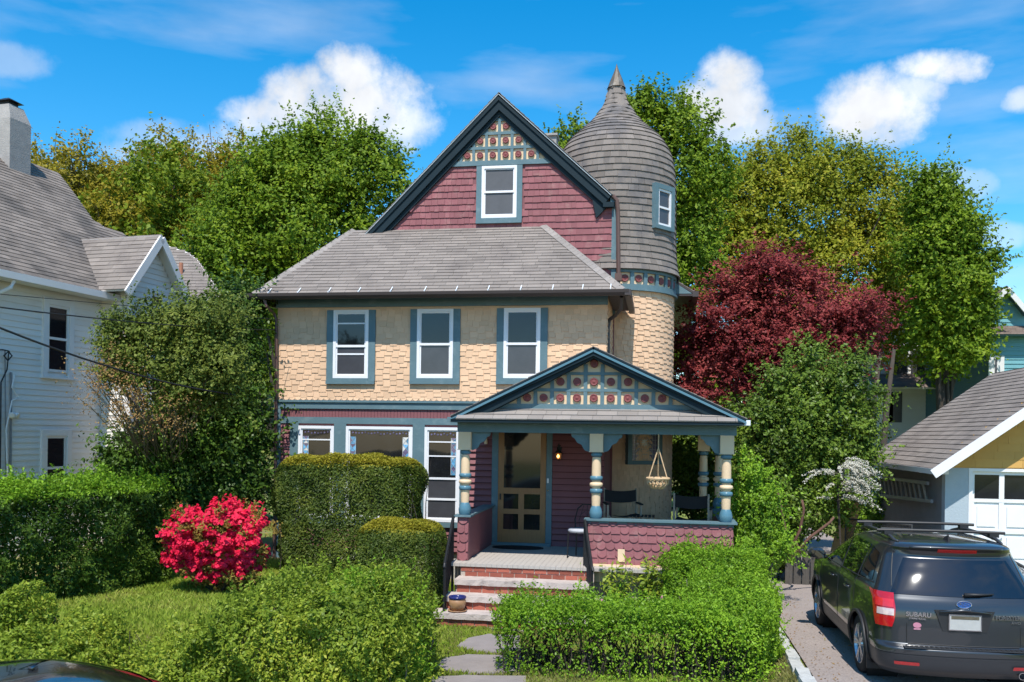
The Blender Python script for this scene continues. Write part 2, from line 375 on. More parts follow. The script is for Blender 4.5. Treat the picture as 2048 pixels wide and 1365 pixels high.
def planar_frame(O, U, V):                            # roof plane: U along the eave, V up the slope
    O, U, V = Vector(O), Vector(U).normalized(), Vector(V); V = (V-U*V.dot(U)).normalized(); n = U.cross(V)
    if n.z < 0: n = -n
    return O, U, V, n
def roof_plane(parent, name, poly, m='shingle', h=.14, w=.30, thick=.06, under='soffit', eave=(0,1), t1=.016):
    """poly: planar 3-D polygon, its first edge is the eave"""
    P = [Vector(p) for p in poly]; O, U, V, n = planar_frame(P[eave[0]], P[eave[1]]-P[eave[0]], P[2]-P[eave[0]] if len(P) < 4 else P[-1]-P[eave[0]])
    q = [((p-O).dot(U), (p-O).dot(V)) for p in P]; vmax = max(b for a, b in q)
    def bounds(v):
        xs = []
        for i in range(len(q)):
            (a0, b0), (a1, b1) = q[i], q[(i+1) % len(q)]
            if (b0-v)*(b1-v) < 0: xs.append(a0+(a1-a0)*(v-b0)/(b1-b0))
        return (min(xs), max(xs)) if len(xs) > 1 else (0, 0)
    mb = MB(); f = lambda s, v, o: tuple(O+U*s+V*v+n*o)
    shingles(mb, rows_of(min(0, min(b for a, b in q)), vmax, h, bounds), f, w, .25, 'plain', .003, t1)
    mb.build(name, m, parent)
    d = MB(); d.prism([p-n*thick for p in P], n*(thick-.001)); return d.build(name+'_deck', under, parent)
def rosette(mb, c, ax, r):
    mb.lathe_dir(c, ax, [(0,.028),(r*.18,.032),(r*.28,.018),(r*.5,.03),(r*.62,.022),(r*.72,.03),(r*.9,.034),(r,.024),(r,0)], 14)
def mirror_pts(p): return [(-x, y, z) for x, y, z in p]
# ------------------------------------------------------------------ ground
def sst(x): x = min(1, max(0, x)); return x*x*(3-2*x)
def H(x, y):
    h = .43*sst((-2.9-x)/2.6)*sst((y-7.5)/3.0)
    h += .15*sst((x-1.15)/.5)*sst((y-6)/4)*(1-sst((y-14)/4))
    h += 21*sst((y-42)/45)*sst((-8-x)/35)
    return h
def build_ground():
    xs = [-900,-400,-200,-120,-80,-60,-45,-32,-24]+[x*.5 for x in range(-40, 41)]+[24,32,45,70,120,250,900]
    ys = [-60,-20,-5,0,3]+[4+.5*k for k in range(0, 50)]+[32,38,46,58,75,95,125,180,300,700,1800]
    vs = [(x, y, H(x, y)) for y in ys for x in xs]; n = len(xs)
    fs = [(j*n+i, j*n+i+1, (j+1)*n+i+1, (j+1)*n+i) for j in range(len(ys)-1) for i in range(n-1)]
    g = MB(); g.v = vs; g.f = fs; o = g.build('lawn', 'lawn', None, True); tag(o, kind='structure')
    g = MB()
    ys2 = [4.0+.5*k for k in range(0, 56)]
    for y0, y1 in zip(ys2[:-1], ys2[1:]):
        xs2 = [1.78+.4*k for k in range(9)]
        for a, b in zip(xs2[:-1], xs2[1:]):
            g.add([(a,y0,H(a,y0)+.02),(b,y0,H(b,y0)+.02),(b,y1,H(b,y1)+.02),(a,y1,H(a,y1)+.02)], [(0,1,2,3)])
    tag(g.build('driveway', 'asphalt', None, True), kind='structure')
    g = MB(); g.add([(-60,-20,.012),(60,-20,.012),(60,6.6,.012),(-60,6.6,.012)], [(0,1,2,3)])
    tag(g.build('street', 'street', None), kind='structure')
    # kerb stones of rough granite along the drive
    y = 7.5; k = 0
    while y < 14.5:
        ln = random.uniform(.28, .55); g = MB(); p = []
        for z in (-.1, .1+random.uniform(-.02, .02)):
            for dx, dy in ((0,0),(.15,0),(.15,ln-.02),(0,ln-.02)):
                p.append((1.56+dx+random.uniform(-.018,.018), y+dy+random.uniform(-.01,.01), H(1.6,y)+z+random.uniform(-.012,.012)))
        g.hexa(p); o = g.build('kerb_stone', 'granite', None)
        tag(o, 'rough grey granite kerb stone nearest the street beside the driveway' if k == 0 else 'farthest visible granite kerb stone, close to the porch end of the hedge' if y > 14 else 'rough grey granite kerb stone in the row between the driveway and the privet hedge', 'kerb stone', 'granite kerb stones lining the driveway')
        y += ln; k += 1
build_ground()
# flagstones of the path
stones = [([(955,1243),(1060,1246),(1060,1262),(985,1260)], 'grey flagstone lying at the foot of the lowest porch step', 'slate'),
          ([(912,1293),(936,1276),(975,1268),(1040,1272),(1040,1302),(985,1305),(950,1303)], 'pointed bluish grey flagstone, second from the porch steps', 'slate'),
          ([(866,1336),(890,1316),(935,1309),(1050,1312),(1040,1343),(960,1346),(900,1343)], 'wide brownish flagstone in the middle of the garden path', 'slate'),
          ([(850,1372),(860,1354),(930,1350),(1050,1352),(1050,1400),(860,1400)], 'grey flagstone nearest the street on the garden path', 'slate')]
for pts, lab, m_ in stones:
    g = MB(); P = [G(a, b, .035) for a, b in pts]; Q = []
    for i in range(len(P)):
        a, b = Vector(P[i]), Vector(P[(i+1) % len(P)])
        for k in range(4):
            p = a.lerp(b, k/4); Q.append((p.x+random.uniform(-.012,.012), p.y+random.uniform(-.012,.012), .035))
    g.prism([(x,y,-.03) for x,y,z in Q], (0,0,.065)); tag(g.build('flagstone', m_, None), lab, 'flagstone', 'flagstones of the garden path')
# ------------------------------------------------------------------ the painted house
YW, YG, YP = 16.6, 18.6, 14.4
HS = empty('victorian_house', (W(880, 1140, YW)[0], YW, 0.0)); tag(HS, 'cream, burgundy and blue shingled Victorian house with a steep gable, round turret and front porch', 'house')
_off = HS.location.copy(); HS.location = (0,0,0)
X0 = W(555, 700, YW)[0]; X1 = W(1212, 700, YW)[0]; ZE = W(880, 592, YW-.45)[2]
ZB = W(760, 803, YW)[2]; ZBAND1 = W(760, 819, YW)[2]; ZBUR = W(760, 836, YW)[2]; ZWT = W(760, 849, YW)[2]
ZFL = W(1040, 1090, YW)[2]                       # porch floor
ZFR = W(700, 615, YW)[2]                         # under side of the frieze board
XG0 = W(700, 470, YG)[0]; XG1 = W(1231, 450, YG)[0]; APEX = W(997, 190, YG-.17)
RE = W(1222, 392, YG-.17); slopeR = (APEX[2]-RE[2])/(RE[0]-APEX[0]); LE = W(735, 466, YG-.17); slopeL = (APEX[2]-LE[2])/(APEX[0]-LE[0])
YT = YG+1.35; XT = W(1227, 600, YT)[0]; dT = (XT*FW[0]+YT*FW[1]); RT_ = 121*dT/F
print('dims', X0, X1, ZE, ZFL, APEX, RE, LE, XT, RT_, ZB)
def fy(y): return lambda s, z, o: (s, y-o, z)     # a wall facing the street
# bodies
g = MB(); g.box(X0, X1, YW, YG+.5, ZB, ZE+.15)
LFLOOR = .0
g.box(X0, X1, YW+.001, YG+.5, LFLOOR+.62, ZB)
g.build('front_block_wall', 'burgundy_paint', HS)
ZT = APEX[2]
g = MB(); zl = 5.3
xl = APEX[0]-(ZT-zl)/slopeL+.25
g.prism([(X0+.15, YG, .3), (XG1, YG, .3), (XG1, YG, RE[2]-.1), (XG1-.05, YG, ZT-slopeR*(XG1-APEX[0])-.14), (APEX[0], YG, ZT-.14), (max(xl, X0+.15), YG, min(zl, ZT-slopeL*(APEX[0]-max(xl, X0+.15))-.14))], (0, 9, 0))
g.build('main_wall', 'burgundy_paint', HS)
g = MB(); xr = W(1350, 600, YG+1.5)[0]; g.box(XG1-.05, xr-.1, YT+.2, YG+8, .3, ZE); g.build('wing_wall', 'cream', HS)
B('foundation', 'stone_found', HS, (X0+.06, X1-.02, YW+.05, YG+1, -.1, .62), (X1-.03, xr-.15, YG+.9, YG+7, -.1, .31))
# window geometry is gathered here
def window(px0, px1, py0, py1, Y, label, sash=.5, trimw=.15, sill=True, sashes=2, glass=('glass_room', 'glass_screen'), head=True, parent=HS, extra=None, casing='blue'):
    x0 = W(px0, (py0+py1)/2, Y)[0]; x1 = W(px1, (py0+py1)/2, Y)[0]; pm = (px0+px1)/2; z1 = W(pm, py0, Y)[2]; z0 = W(pm, py1, Y)[2]
    return window_w(x0, x1, z0, z1, Y, label, sash, trimw, sill, sashes, glass, head, parent, extra, casing)
def window_w(x0, x1, z0, z1, Y, label, sash=.5, trimw=.15, sill=True, sashes=2, glass=('glass_room', 'glass_screen'), head=True, parent=HS, extra=None, casing='blue'):
    f = MB(); b = .055
    f.box(x0, x0+b, Y-.05, Y+.0, z0, z1); f.box(x1-b, x1, Y-.05, Y+.0, z0, z1); f.box(x0+b, x1-b, Y-.051, Y, z1-b, z1); f.box(x0+b, x1-b, Y-.051, Y, z0, z0+b)
    zm = z0+(z1-z0)*sash
    if sashes == 2: f.box(x0+b, x1-b, Y-.047, Y, zm-.022, zm+.022)
    b2 = b+.025
    f.box(x0+b, x0+b2, Y-.03, Y, z0+b, z1-b); f.box(x1-b2, x1-b, Y-.03, Y, z0+b, z1-b); f.box(x0+b2, x1-b2, Y-.029, Y, z1-b2, z1-b); f.box(x0+b2, x1-b2, Y-.029, Y, z0+b, z0+b2)
    if extra:
        for q in extra: f.box(x0+b2, x1-b2, Y-.032, Y, z0+(z1-z0)*q-.012, z0+(z1-z0)*q+.012)
    w = f.build('window', 'white', parent); tag(w, label)
    if sashes == 2:
        B('pane', glass[0], w, (x0+b, x1-b, Y-.014, Y-.001, zm, z1-b)); B('pane', glass[1], w, (x0+b, x1-b, Y-.022, Y-.001, z0+b, zm))
    else: B('pane', glass[0], w, (x0+b, x1-b, Y-.014, Y-.001, z0+b, z1-b))
    c = MB(); t = trimw
    if t:
        c.box(x0-t, x0-.001, Y-.042, Y, z0-.05, z1+(t if head else 0)); c.box(x1+.001, x1+t, Y-.042, Y, z0-.05, z1+(t if head else 0))
        if head: c.box(x0-.001, x1+.001, Y-.040, Y, z1+.001, z1+t)
        if sill: c.box(x0-t-.0, x1+t+.0, Y-.075, Y, z0-.115, z0-.0501); c.box(x0-.001, x1+.001, Y-.058, Y, z0-.0499, z0-.001)
        c.build('casing', casing, w)
    return (x0-t, x1+t, z0-.11, z1+t), w
ex = []
e, w_ = window(668, 738, 621, 757, YW, 'second floor window on the left', .47, .135, head=False); ex.append(e)
g = MB(); xa, _, z_ = W(668+8, 648, YW); xb = W(738-8, 648, YW)[0]; g.box(xa, xb, YW-.036, YW, z_-.014, z_+.014); z_ = W(700, 709, YW)[2]; g.box(xa, xb, YW-.036, YW, z_-.016, z_+.016); g.build('sash_rail', 'white', w_)
e, w_ = window(835, 907, 619, 757, YW, 'second floor window in the middle', .49, .135, head=False); ex.append(e)
e, w_ = window(1008, 1081, 617, 757, YW, 'second floor window on the right', .49, .135, head=False); ex.append(e)
ex = [(a, b, c, d+1) for a, b, c, d in ex]
# staggered cream shingles
g = MB(); ztop = ZFR+.03
shingles(g, rows_of(ZB+.09, ztop, .112, (X0+.005, X1-.005)), fy(YW), .142, .14, 'stag', .004, .017, ex, .033)
shingles(g, [(ZB+.012, ZB+.10, X0+.01, X1-.01)], fy(YW), .118, 0, 'round', .004, .02)
fr = lambda s, z, o: (X1+o, s, z)
shingles(g, rows_of(ZB+.02, ztop, .112, (YW, YG+.5)), fr, .142, .14, 'stag', .004, .024, (), .033)
g.build('shingle_cladding', 'cream', HS)
g = MB(); g.box(X0-.003, X1+.004, YW-.003, YG+.5, ZB+.001, ZE+.1); g.build('upper_wall', 'cream', HS)
# trims of the front
g = MB()
xe = W(960, 810, YW)[0]+.6
g.box(X0-.03, xe, YW-.055, YW, ZBAND1, ZB); g.box(X0-.03, xe, YW-.085, YW, ZB-.03, ZB+.012)
g.box(X0+.105, xe, YW-.04, YW, ZWT, ZBUR)
g.box(X0-.02, X0+.104, YW-.05, YW+.0, .55, ZBAND1-.001)
g.box(X0-.03, X0+.2, YW-.07, YW, .40, .56)
zs = W(885, 1043, YW)[2]
xw = [W(p, 900, YW)[0] for p in (583, 598, 669, 693, 826, 850, 921)]
for a, b in ((xw[0]-.02, xw[1]), (xw[2], xw[3]), (xw[4], xw[5]), (xw[6], xw[6]+.14)): g.box(a, b, YW-.043, YW, zs-.02, ZWT-.001)
g.box(xw[0]-.04, xw[6]+.16, YW-.08, YW, zs-.11, zs-.021)
g.box(X0-.02, xw[0], YW-.05, YW, .56, .66)
g.build('front_trim', 'blue', HS)
B('frieze_board', 'blue', HS, (X0-.025, X1+.025, YW-.05, YW, ZFR, ZE+.12))
g = MB(); n_ = int((xe-X0-.12)/.065)
for i in range(n_):
    a = X0+.11+i*.065; g.box(a, a+.06, YW-.024, YW, ZBUR+.001, ZBAND1-.002)
g.build('burgundy_panel', 'burgundy_paint', HS)
def clap(name, x0, x1, z0, z1, Y, h=.105, m_='burgundy_paint', parent=HS, excl=(), dp=.036):
    g = MB(); z = z0
    while z < z1-.01:
        zt = min(z+h, z1); segs = [(x0, x1)]
        for e in excl:
            if e[2] < (z+zt)/2 < e[3]:
                segs = [s for a, b in segs for s in ((a, min(b, e[0])), (max(a, e[1]), b)) if s[1]-s[0] > .02]
        for a, b in segs: g.add([(a,Y-.006,zt),(b,Y-.006,zt),(b,Y-dp,z),(a,Y-dp,z),(a,Y,z),(b,Y,z)], [(0,3,2,1),(3,4,5,2)])
        z += h
    return g.build(name, m_, parent)
clap('clapboard_siding', X0+.1, xw[6]+.14, .66, ZWT, YW, .105, 'burgundy_paint', HS, [(xw[0], xw[6]+.12, zs-.1, 9)])
clap('porch_siding', xw[6]+.14, X1, ZFL, ZWT+.12, YW, .115, dp=.055)
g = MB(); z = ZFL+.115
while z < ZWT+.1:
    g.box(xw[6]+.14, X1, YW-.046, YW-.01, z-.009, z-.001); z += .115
g.build('siding_shade_lines', 'lap_shade', HS)  # shadow line under each board lap, painted as a thin dark strip
# parlour windows with leaded, coloured glass
def leaded(w, x0, x1, z0, z1, Y, side):
    L_ = MB(); S = MB(); Wt = MB(); P = MB()
    for (a, b) in side:
        xa, xb = x0+(x1-x0)*a, x0+(x1-x0)*b
        zt, zb = z1, z0; n = max(2, int((zt-zb)/(xb-xa)*.9))
        for i in range(n):
            q0, q1 = zb+(zt-zb)*i/n, zb+(zt-zb)*(i+1)/n; c = ((xa+xb)/2+random.uniform(-.02,.02), (q0+q1)/2); cs = [(xa,q0),(xb,q0),(xb,q1),(xa,q1)]
            for k in range(4):
                p, r = cs[k], cs[(k+1) % 4]; t = random.choice([S, S, P, Wt]) if k != 1 else S
                t.add([(p[0],Y-.024,p[1]),(r[0],Y-.024,r[1]),(c[0],Y-.024,c[1])], [(0,1,2)])
                L_.bar((p[0],Y-.027,p[1]), (c[0],Y-.027,c[1]), .006, .004)
        L_.bar((xa,Y-.028,zb), (xa,Y-.028,zt), .008, .006, (0,1,0)); L_.bar((xb,Y-.028,zb), (xb,Y-.028,zt), .008, .006, (0,1,0))
    L_.build('leading', 'lead', w); S.build('blue_glass', 'stain_blue', w); P.build('purple_glass', 'stain_purple', w); Wt.build('pale_glass', 'stain_white', w)
def parlour(x0, x1, z0, z1, label, rails, side, band):
    e, w = window_w(x0, x1, z0, z1, YW, label, .5, 0, False, 1, ('glass_room',), False, HS, rails)
    b = .08; H_ = z1-z0; zt = z1-.08
    P = MB(); n = int((x1-x0-.2)/.06)
    for i in range(n):
        xx = x0+.1+(x1-x0-.2)*(i+.5)/n; P.lathe_dir((xx, YW-.0225, zt-.05+random.uniform(-.015,.015)), (0,-1,0), [(.001,.003),(.018,.002),(.02,0)], 6)
    P.build('coloured_beads', 'stain_purple', w)
    leaded(w, x0+b, x1-b, z1-band[1], z1-band[0], YW, side)
    return w
zW1 = W(640, 852, YW)[2]
parlour(xw[1], xw[2], zs-.01, zW1, 'left parlour window with a blue leaded strip', (.85, .665), [(.02, .22)], (.2, .9))
parlour(xw[3], xw[4], zs-.01, zW1, 'wide parlour window with leaded strips at both sides', (), [(.0, .1), (.9, 1)], (.2, .9))
w3 = parlour(xw[5], xw[6], zs-.01, zW1, 'right parlour window with four lights', (.845, .695), [(.82, 1)], (.2, .9))
B('sash_rail', 'white', w3, *[(xw[5]+.055, xw[6]-.055, YW-.04, YW, zs+(zW1-zs)*q-.02, zs+(zW1-zs)*q+.02) for q in (.455, .235)])
B('insect_screen', 'glass_screen', w3, (xw[5]+.056, xw[6]-.056, YW-.02, YW-.001, zs+.05, zs+(zW1-zs)*.45))
# gable wall of burgundy shingles
def gb(z):
    m = .02; return (max(APEX[0]-(ZT-.2-z)/slopeL, X0), min(APEX[0]+(ZT-.2-z)/slopeR, XG1-.06) if z > RE[2]-.25 else XG1-.06)
zr0 = W(997, 333, YG)[2]
e3, w_ = window(964, 1034, 333, 437, YG, 'attic window in the steep gable', .5, .115, True, 2, ('screen', 'screen'))
g = MB(); shingles(g, rows_of(ZE+.1, zr0, .138, gb), fy(YG), .13, .35, 'rough', .004, .024, [e3]); g.build('gable_shingles', 'burgundy', HS)
# two loose shingles
g = MB(); a = W(829, 413, YG); g.prism([(a[0]-.03,YG-.03,a[2]+.02),(a[0]-.13,YG-.05,a[2]-.09),(a[0]-.06,YG-.05,a[2]-.14),(a[0]+.05,YG-.035,a[2]+.0)], (0,-.012,0)); g.build('loose_shingle', 'burgundy', HS)
B('corner_board', 'blue', HS, (XG1-.075, XG1+.02, YG-.045, YG+.05, ZE-.1, RE[2]-.12))
# lattice of the gable
def lattice(name, xc, pitch, zrows, bh, Y, apex, sl, sr, spans, ros_rows, halfshift, zbase, wb=.06):
    """spans[i] = number of cells in row i; zrows are the beam centres from below"""
    b = MB(); rs = []
    for i, z in enumerate(zrows):
        hgt = bh[i]; a = max(xc-(apex-z-.04)/sl, -99); c = xc+(apex-z-.04)/sr
        b.box(a, c, Y-.034, Y, z-hgt/2, z+hgt/2)
    for i, n in enumerate(spans):
        za = zrows[i]+bh[i]/2+.001; zb = zrows[i+1]-bh[i+1]/2-.001 if i+1 < len(zrows) else apex-.12
        for k in range(-(n//2)-2, n//2+3):
            x = xc+(k+(0 if n % 2 == 0 else .5))*pitch
            top = min(zb, apex-.10-(abs(x-xc))*(sl if x < xc else sr))
            if top-za > .03: b.box(x-wb/2, x+wb/2, Y-.031, Y, za, top)
        for k in range(n):
            x = xc+(k-(n-1)/2)*pitch; zc = (za+(zrows[i+1]-bh[i+1]/2 if i+1 < len(zrows) else za+.27))/2
            r = MB(); rosette(r, (x, Y-.012, zc), (0,-1,0), ros_rows); rs.append(r)
    L_ = b.build(name+'_lattice', 'blue', HS)
    for q in rs: q.build('rosette', 'rosette', L_, True)
pz = lambda py: W(997, py, YG)[2]
g = MB(); za = pz(326); g.prism([(APEX[0]-(ZT-.2-za)/slopeL, YG-.012, za), (APEX[0]+(ZT-.2-za)/slopeR, YG-.012, za), (APEX[0], YG-.012, ZT-.2)], (0, .01, 0)); g.build('gable_panel', 'cream_paint', HS)
lattice('gable', W(999, 300, YG)[0], .272, [pz(327), pz(297), pz(268), pz(241)], [.10, .06, .06, .06], YG-.014, ZT-.18, slopeL, slopeR, [6, 4, 2], .068, 0, 0)
# rakes and roof of the main block
yf = YG-.14
def rake(sgn, sl, xend, name):
    a = Vector((APEX[0], yf, ZT)); e = Vector((APEX[0]+sgn*xend, yf, ZT-xend*sl)); n = Vector((sgn*sl, 0, 1)).normalized()
    g = MB(); d = n*.30
    g.prism([tuple(a-Vector((0,0,.0))), tuple(e), tuple(e-n*.215), tuple(a-Vector((0,0,.215/n.z)))], (0, .03, 0))
    g.prism([tuple(Vector((APEX[0], yf+.06, ZT-.19/n.z))), tuple(e-n*.19+Vector((0,.06,0))), tuple(e-n*.295+Vector((0,.06,0))), tuple(Vector((APEX[0], yf+.06, ZT-.295/n.z)))], (0, .07, 0))
    g.prism([tuple(Vector((APEX[0], yf-.03, ZT-.02/n.z))), tuple(e-n*.02+Vector((0,-.03,0))), tuple(e-n*.075+Vector((0,-.03,0))), tuple(Vector((APEX[0], yf-.03, ZT-.075/n.z)))], (0, .029, 0))
    g.build('rake_board', 'navy', HS)
    g = MB(); g.bar(a+Vector((0,-.035,.012)), e+Vector((0,-.035,.012)), .03, .012); g.build('rake_flashing', 'rake_edge', HS)
    y1 = YG+9
    P = [tuple(e+n*.045), tuple(e+n*.045+Vector((0,y1-yf,0))), (APEX[0], y1, ZT+.045/n.z), (APEX[0], yf, ZT+.045/n.z)]
    if sgn < 0: P = [P[1], P[0], P[3], P[2]]
    roof_plane(HS, 'main_roof', P, 'shingle', .14, .3, .09, 'navy')
xrR = RE[0]-APEX[0]; xrL = APEX[0]-(X0-.35); xrL = min(xrL, (ZT-5.0)/slopeL)
rake(1, slopeR, xrR, ''); rake(-1, slopeL, xrL, '')
g = MB(); g.box(RE[0]-.16, RE[0]+.06, yf-.02, YG+.3, RE[2]-.22, RE[2]-.12); g.prism([(RE[0]-.42,yf+.06,RE[2]+.12),(RE[0]-.0,yf+.06,RE[2]-.12),(RE[0]-.30,yf+.06,RE[2]-.42)], (0,.34,0)); g.build('cornice_return', 'navy', HS)
g = MB(); g.box(RE[0]-.02, RE[0]+.10, yf+.05, YG+8, RE[2]-.11, RE[2]-.0); g.build('side_gutter', 'blue', HS)
g = MB(); p = W(1098, 272, YG+3); g.box(p[0]-.05, p[0]+.18, YG+3, YG+3.4, p[2]-.8, p[2]); g.box(p[0]-.08, p[0]+.21, YG+2.95, YG+3.45, p[2]-.001, p[2]+.05); g.build('chimney', 'stucco', HS)
# hip roof in front of the gable
ey = YW-.45; EL = W(503, 592, ey); ER = W(1250, 578, ey); zE = (EL[2]+ER[2])/2; TL = W(702, 466, YG); TR = W(1092, 449, YG); zTp = (TL[2]+TR[2])/2
print('hip', EL, ER, TL, TR)
EL = (EL[0], ey, zE); ER = (ER[0], ey, zE); TL = (TL[0], YG, zTp); TR = (TR[0], YG, zTp)
roof_plane(HS, 'front_roof', [EL, ER, TR, TL], 'shingle', .137, .31, .05)
roof_plane(HS, 'front_roof', [(EL[0], YG+.0, zE), EL, TL], 'shingle', .137, .31, .05)
roof_plane(HS, 'front_roof', [ER, (ER[0], YG, zE), TR], 'shingle', .137, .31, .05)
for a, b in ((EL, TL), (ER, TR)):
    g = MB()
    a, b = Vector(a), Vector(b); n = int((b-a).length/.15)
    for i in range(n):
        p, q = a.lerp(b, i/n), a.lerp(b, (i+1.25)/n); t = (b-a).normalized(); r = t.cross(Vector((0,0,1))).normalized()
        up = Vector((0,0,1)); l0 = .13
        for s in (-1, 1):
            out = (r*s*l0 - up*(.055))
            g.add([p+up*.042, p+up*.03+out, q+up*.026+out, q+up*.038], [(0,1,2,3)])
    g.build('hip_cap', 'shingle_cap', HS)
g = MB()
for px in (537,596,657,717,781,849,912,976,1041,1105,1165,1221):
    g = MB(); x = W(px, 585, ey)[0]; sl_ = (zTp-zE)/(YG-ey); g.hexa([(x-.008,ey-.005,zE+.025),(x+.008,ey-.005,zE+.025),(x+.008,ey+.13,zE+.03+.13*sl_),(x-.008,ey+.13,zE+.03+.13*sl_),(x-.008,ey-.005,zE+.04),(x+.008,ey-.005,zE+.04),(x+.008,ey+.13,zE+.045+.13*sl_),(x-.008,ey+.13,zE+.045+.13*sl_)])
    g.box(x-.009, x+.009, ey-.03, ey+.02, zE+.005, zE+.045); g.build('gutter_strap', 'flashing', HS)
g = MB(); gy = ey
prof = [(gy-.10, zE+.005), (gy-.115, zE+.005), (gy-.105, zE-.05), (gy-.06, zE-.10), (gy-.0, zE-.10), (gy, zE+.0), (gy-.012, zE+.0), (gy-.012, zE-.085), (gy-.055, zE-.085), (gy-.093,zE-.045)]
g.prism([(EL[0]-.05, y, z) for y, z in prof], (ER[0]-EL[0]+.12, 0, 0)); 
g.box(ER[0]-.0, ER[0]+.11, gy-.1, YG+.0, zE-.1, zE)
g.box(EL[0]-.06, EL[0]+.0, gy-.0, YG+.0, zE-.1, zE)
g.build('gutter', 'gutter', HS)
B('soffit', 'soffit', HS, (EL[0]+.01, ER[0]-.01, ey+.01, YW-.051, ZE+.03, ZE+.06), (X1+.03, ER[0]-.01, YW-.05, YG, ZE+.03, ZE+.06))
def pxpath(pts): return [W(*p) for p in pts]
g = MB(); g.tube(pxpath([(529, 600, ey), (532, 612, ey), (548, 628, YW-.1), (553, 640, YW-.08), (552, 830, YW-.08), (548, 1130, YW-.08)]), .032, 8); g.build('downspout', 'brown_pipe', HS)
g = MB(); g.tube(pxpath([(1243, 594, ey+.1), (1242, 618, ey+.3), (1232, 630, YW+.2), (1219, 640, YW+.3), (1216, 655, YW+.3), (1216, 800, YW+.3)]), .036, 8); g.build('downspout', 'gutter', HS)
g = MB(); g.tube(pxpath([(1226, 392, YG-.12), (1234, 402, YG-.12), (1236, 425, YG-.1), (1237, 548, YG-.1)]), .045, 8); g.box(*(lambda p: (p[0]-.07, p[0]+.07, YG-.2, YG-.05, p[2]-.15, p[2]))(W(1237, 548, YG-.12))); g.build('downspout', 'brown_pipe', HS)
# right wing eave
EA = W(1388, 583, YT+.3); g = MB()
y0_, y1_ = YT+.3, YT+7.3; zx = EA[2]
roof_plane(HS, 'wing_roof', [(EA[0], y0_, zx), (EA[0], y1_, zx), (EA[0]-1.6, y1_, zx+1.0), (EA[0]-1.6, y0_, zx+1.0)], 'shingle', .14, .3, .05)
g.box(EA[0]-.03, EA[0]+.10, y0_-.02, y1_, zx-.12, zx+.0); g.box(EA[0]-.62, EA[0]-.031, y0_, y1_, zx-.10, zx-.05); g.build('wing_gutter', 'gutter', HS)
g = MB(); g.prism([(EA[0]-.04,y0_-.01,zx-.05),(EA[0]-.62,y0_-.01,zx-.05),(EA[0]-.62,y0_-.01,zx+.33)], (0,.03,0)); g.build('wing_fascia', 'blue', HS)
# ------------------------------------------------------------------ turret
def tz(py): return W(1231, py, YT)[2]
def cyl(r0): return lambda s, z, o: (XT+(r0+o)*sin(s), YT-(r0+o)*cos(s), z)
TW_R = RT_*.985
g = MB(); g.lathe((XT, YT, 0), [(TW_R-.01, .3), (TW_R-.01, tz(600))], 64); g.build('turret_wall', 'cream', HS, True); g = MB(); g.lathe((XT, YT, 0), [(TW_R-.008, tz(600)), (TW_R-.008, tz(545))], 64); g.build('turret_frieze', 'cream_paint', HS, True)
g = MB(); z1 = tz(598); shingles(g, rows_of(ZFL+.02, z1+.02, .112, (-1.9, 2.3)), cyl(TW_R-.01), .142/TW_R, .14, 'stag', .004, .022, (), .033, seg=2); g.build('turret_shingles', 'cream', HS)
g = MB(); r = TW_R
def ring(g, r0, r1, za, zb): g.lathe((XT, YT, 0), [(r0, za), (r1, za), (r1, zb), (r0, zb)], 64)
ring(g, r-.02, r+.045, tz(598), tz(588)); ring(g, r-.02, r+.075, tz(598)-.02, tz(598)+.02); ring(g, r-.02, r+.05, tz(566), tz(556))
nb = 28
for k in range(nb):
    q = 2*pi*(k+.5)/nb; c = (XT+sin(q)*(r+.01), YT-cos(q)*(r+.01)); t = Vector((cos(q), sin(q), 0)); o = Vector((sin(q), -cos(q), 0)); P = []
    for z in (tz(588)+.001, tz(566)-.001):
        for a, b in ((-.04, -.02), (.04, -.02), (.04, .03), (-.04, .03)): p = Vector((c[0], c[1], z))+t*a+o*b; P.append(p)
    g.hexa([P[i] for i in (3,2,1,0,7,6,5,4)])
tbd = g.build('turret_band', 'blue', HS)
for k in range(nb):
    q = 2*pi*k/nb
    if cos(q) > -.3: g = MB(); rosette(g, (XT+sin(q)*(r-.01), YT-cos(q)*(r-.01), (tz(588)+tz(566))/2), (sin(q), -cos(q), 0), .078); g.build('rosette', 'rosette', tbd, True)
prof_px = [(561,131),(550,128),(535,125),(515,123),(480,122),(450,121),(410,121),(370,120),(340,117),(318,112),(300,103),(285,93),(270,76.5),(257,62.5),(245,50.5),(232,40.5),(218,32),(205,25.5),(190,20),(174,16.5)]
sc = dT/F; prof = [(p[1]*sc, tz(p[0])) for p in prof_px]
g = MB(); g.lathe((XT, YT, 0), [(a-.025, z) for a, z in prof], 64); g.build('turret_roof', 'shingle_tower', HS, True)
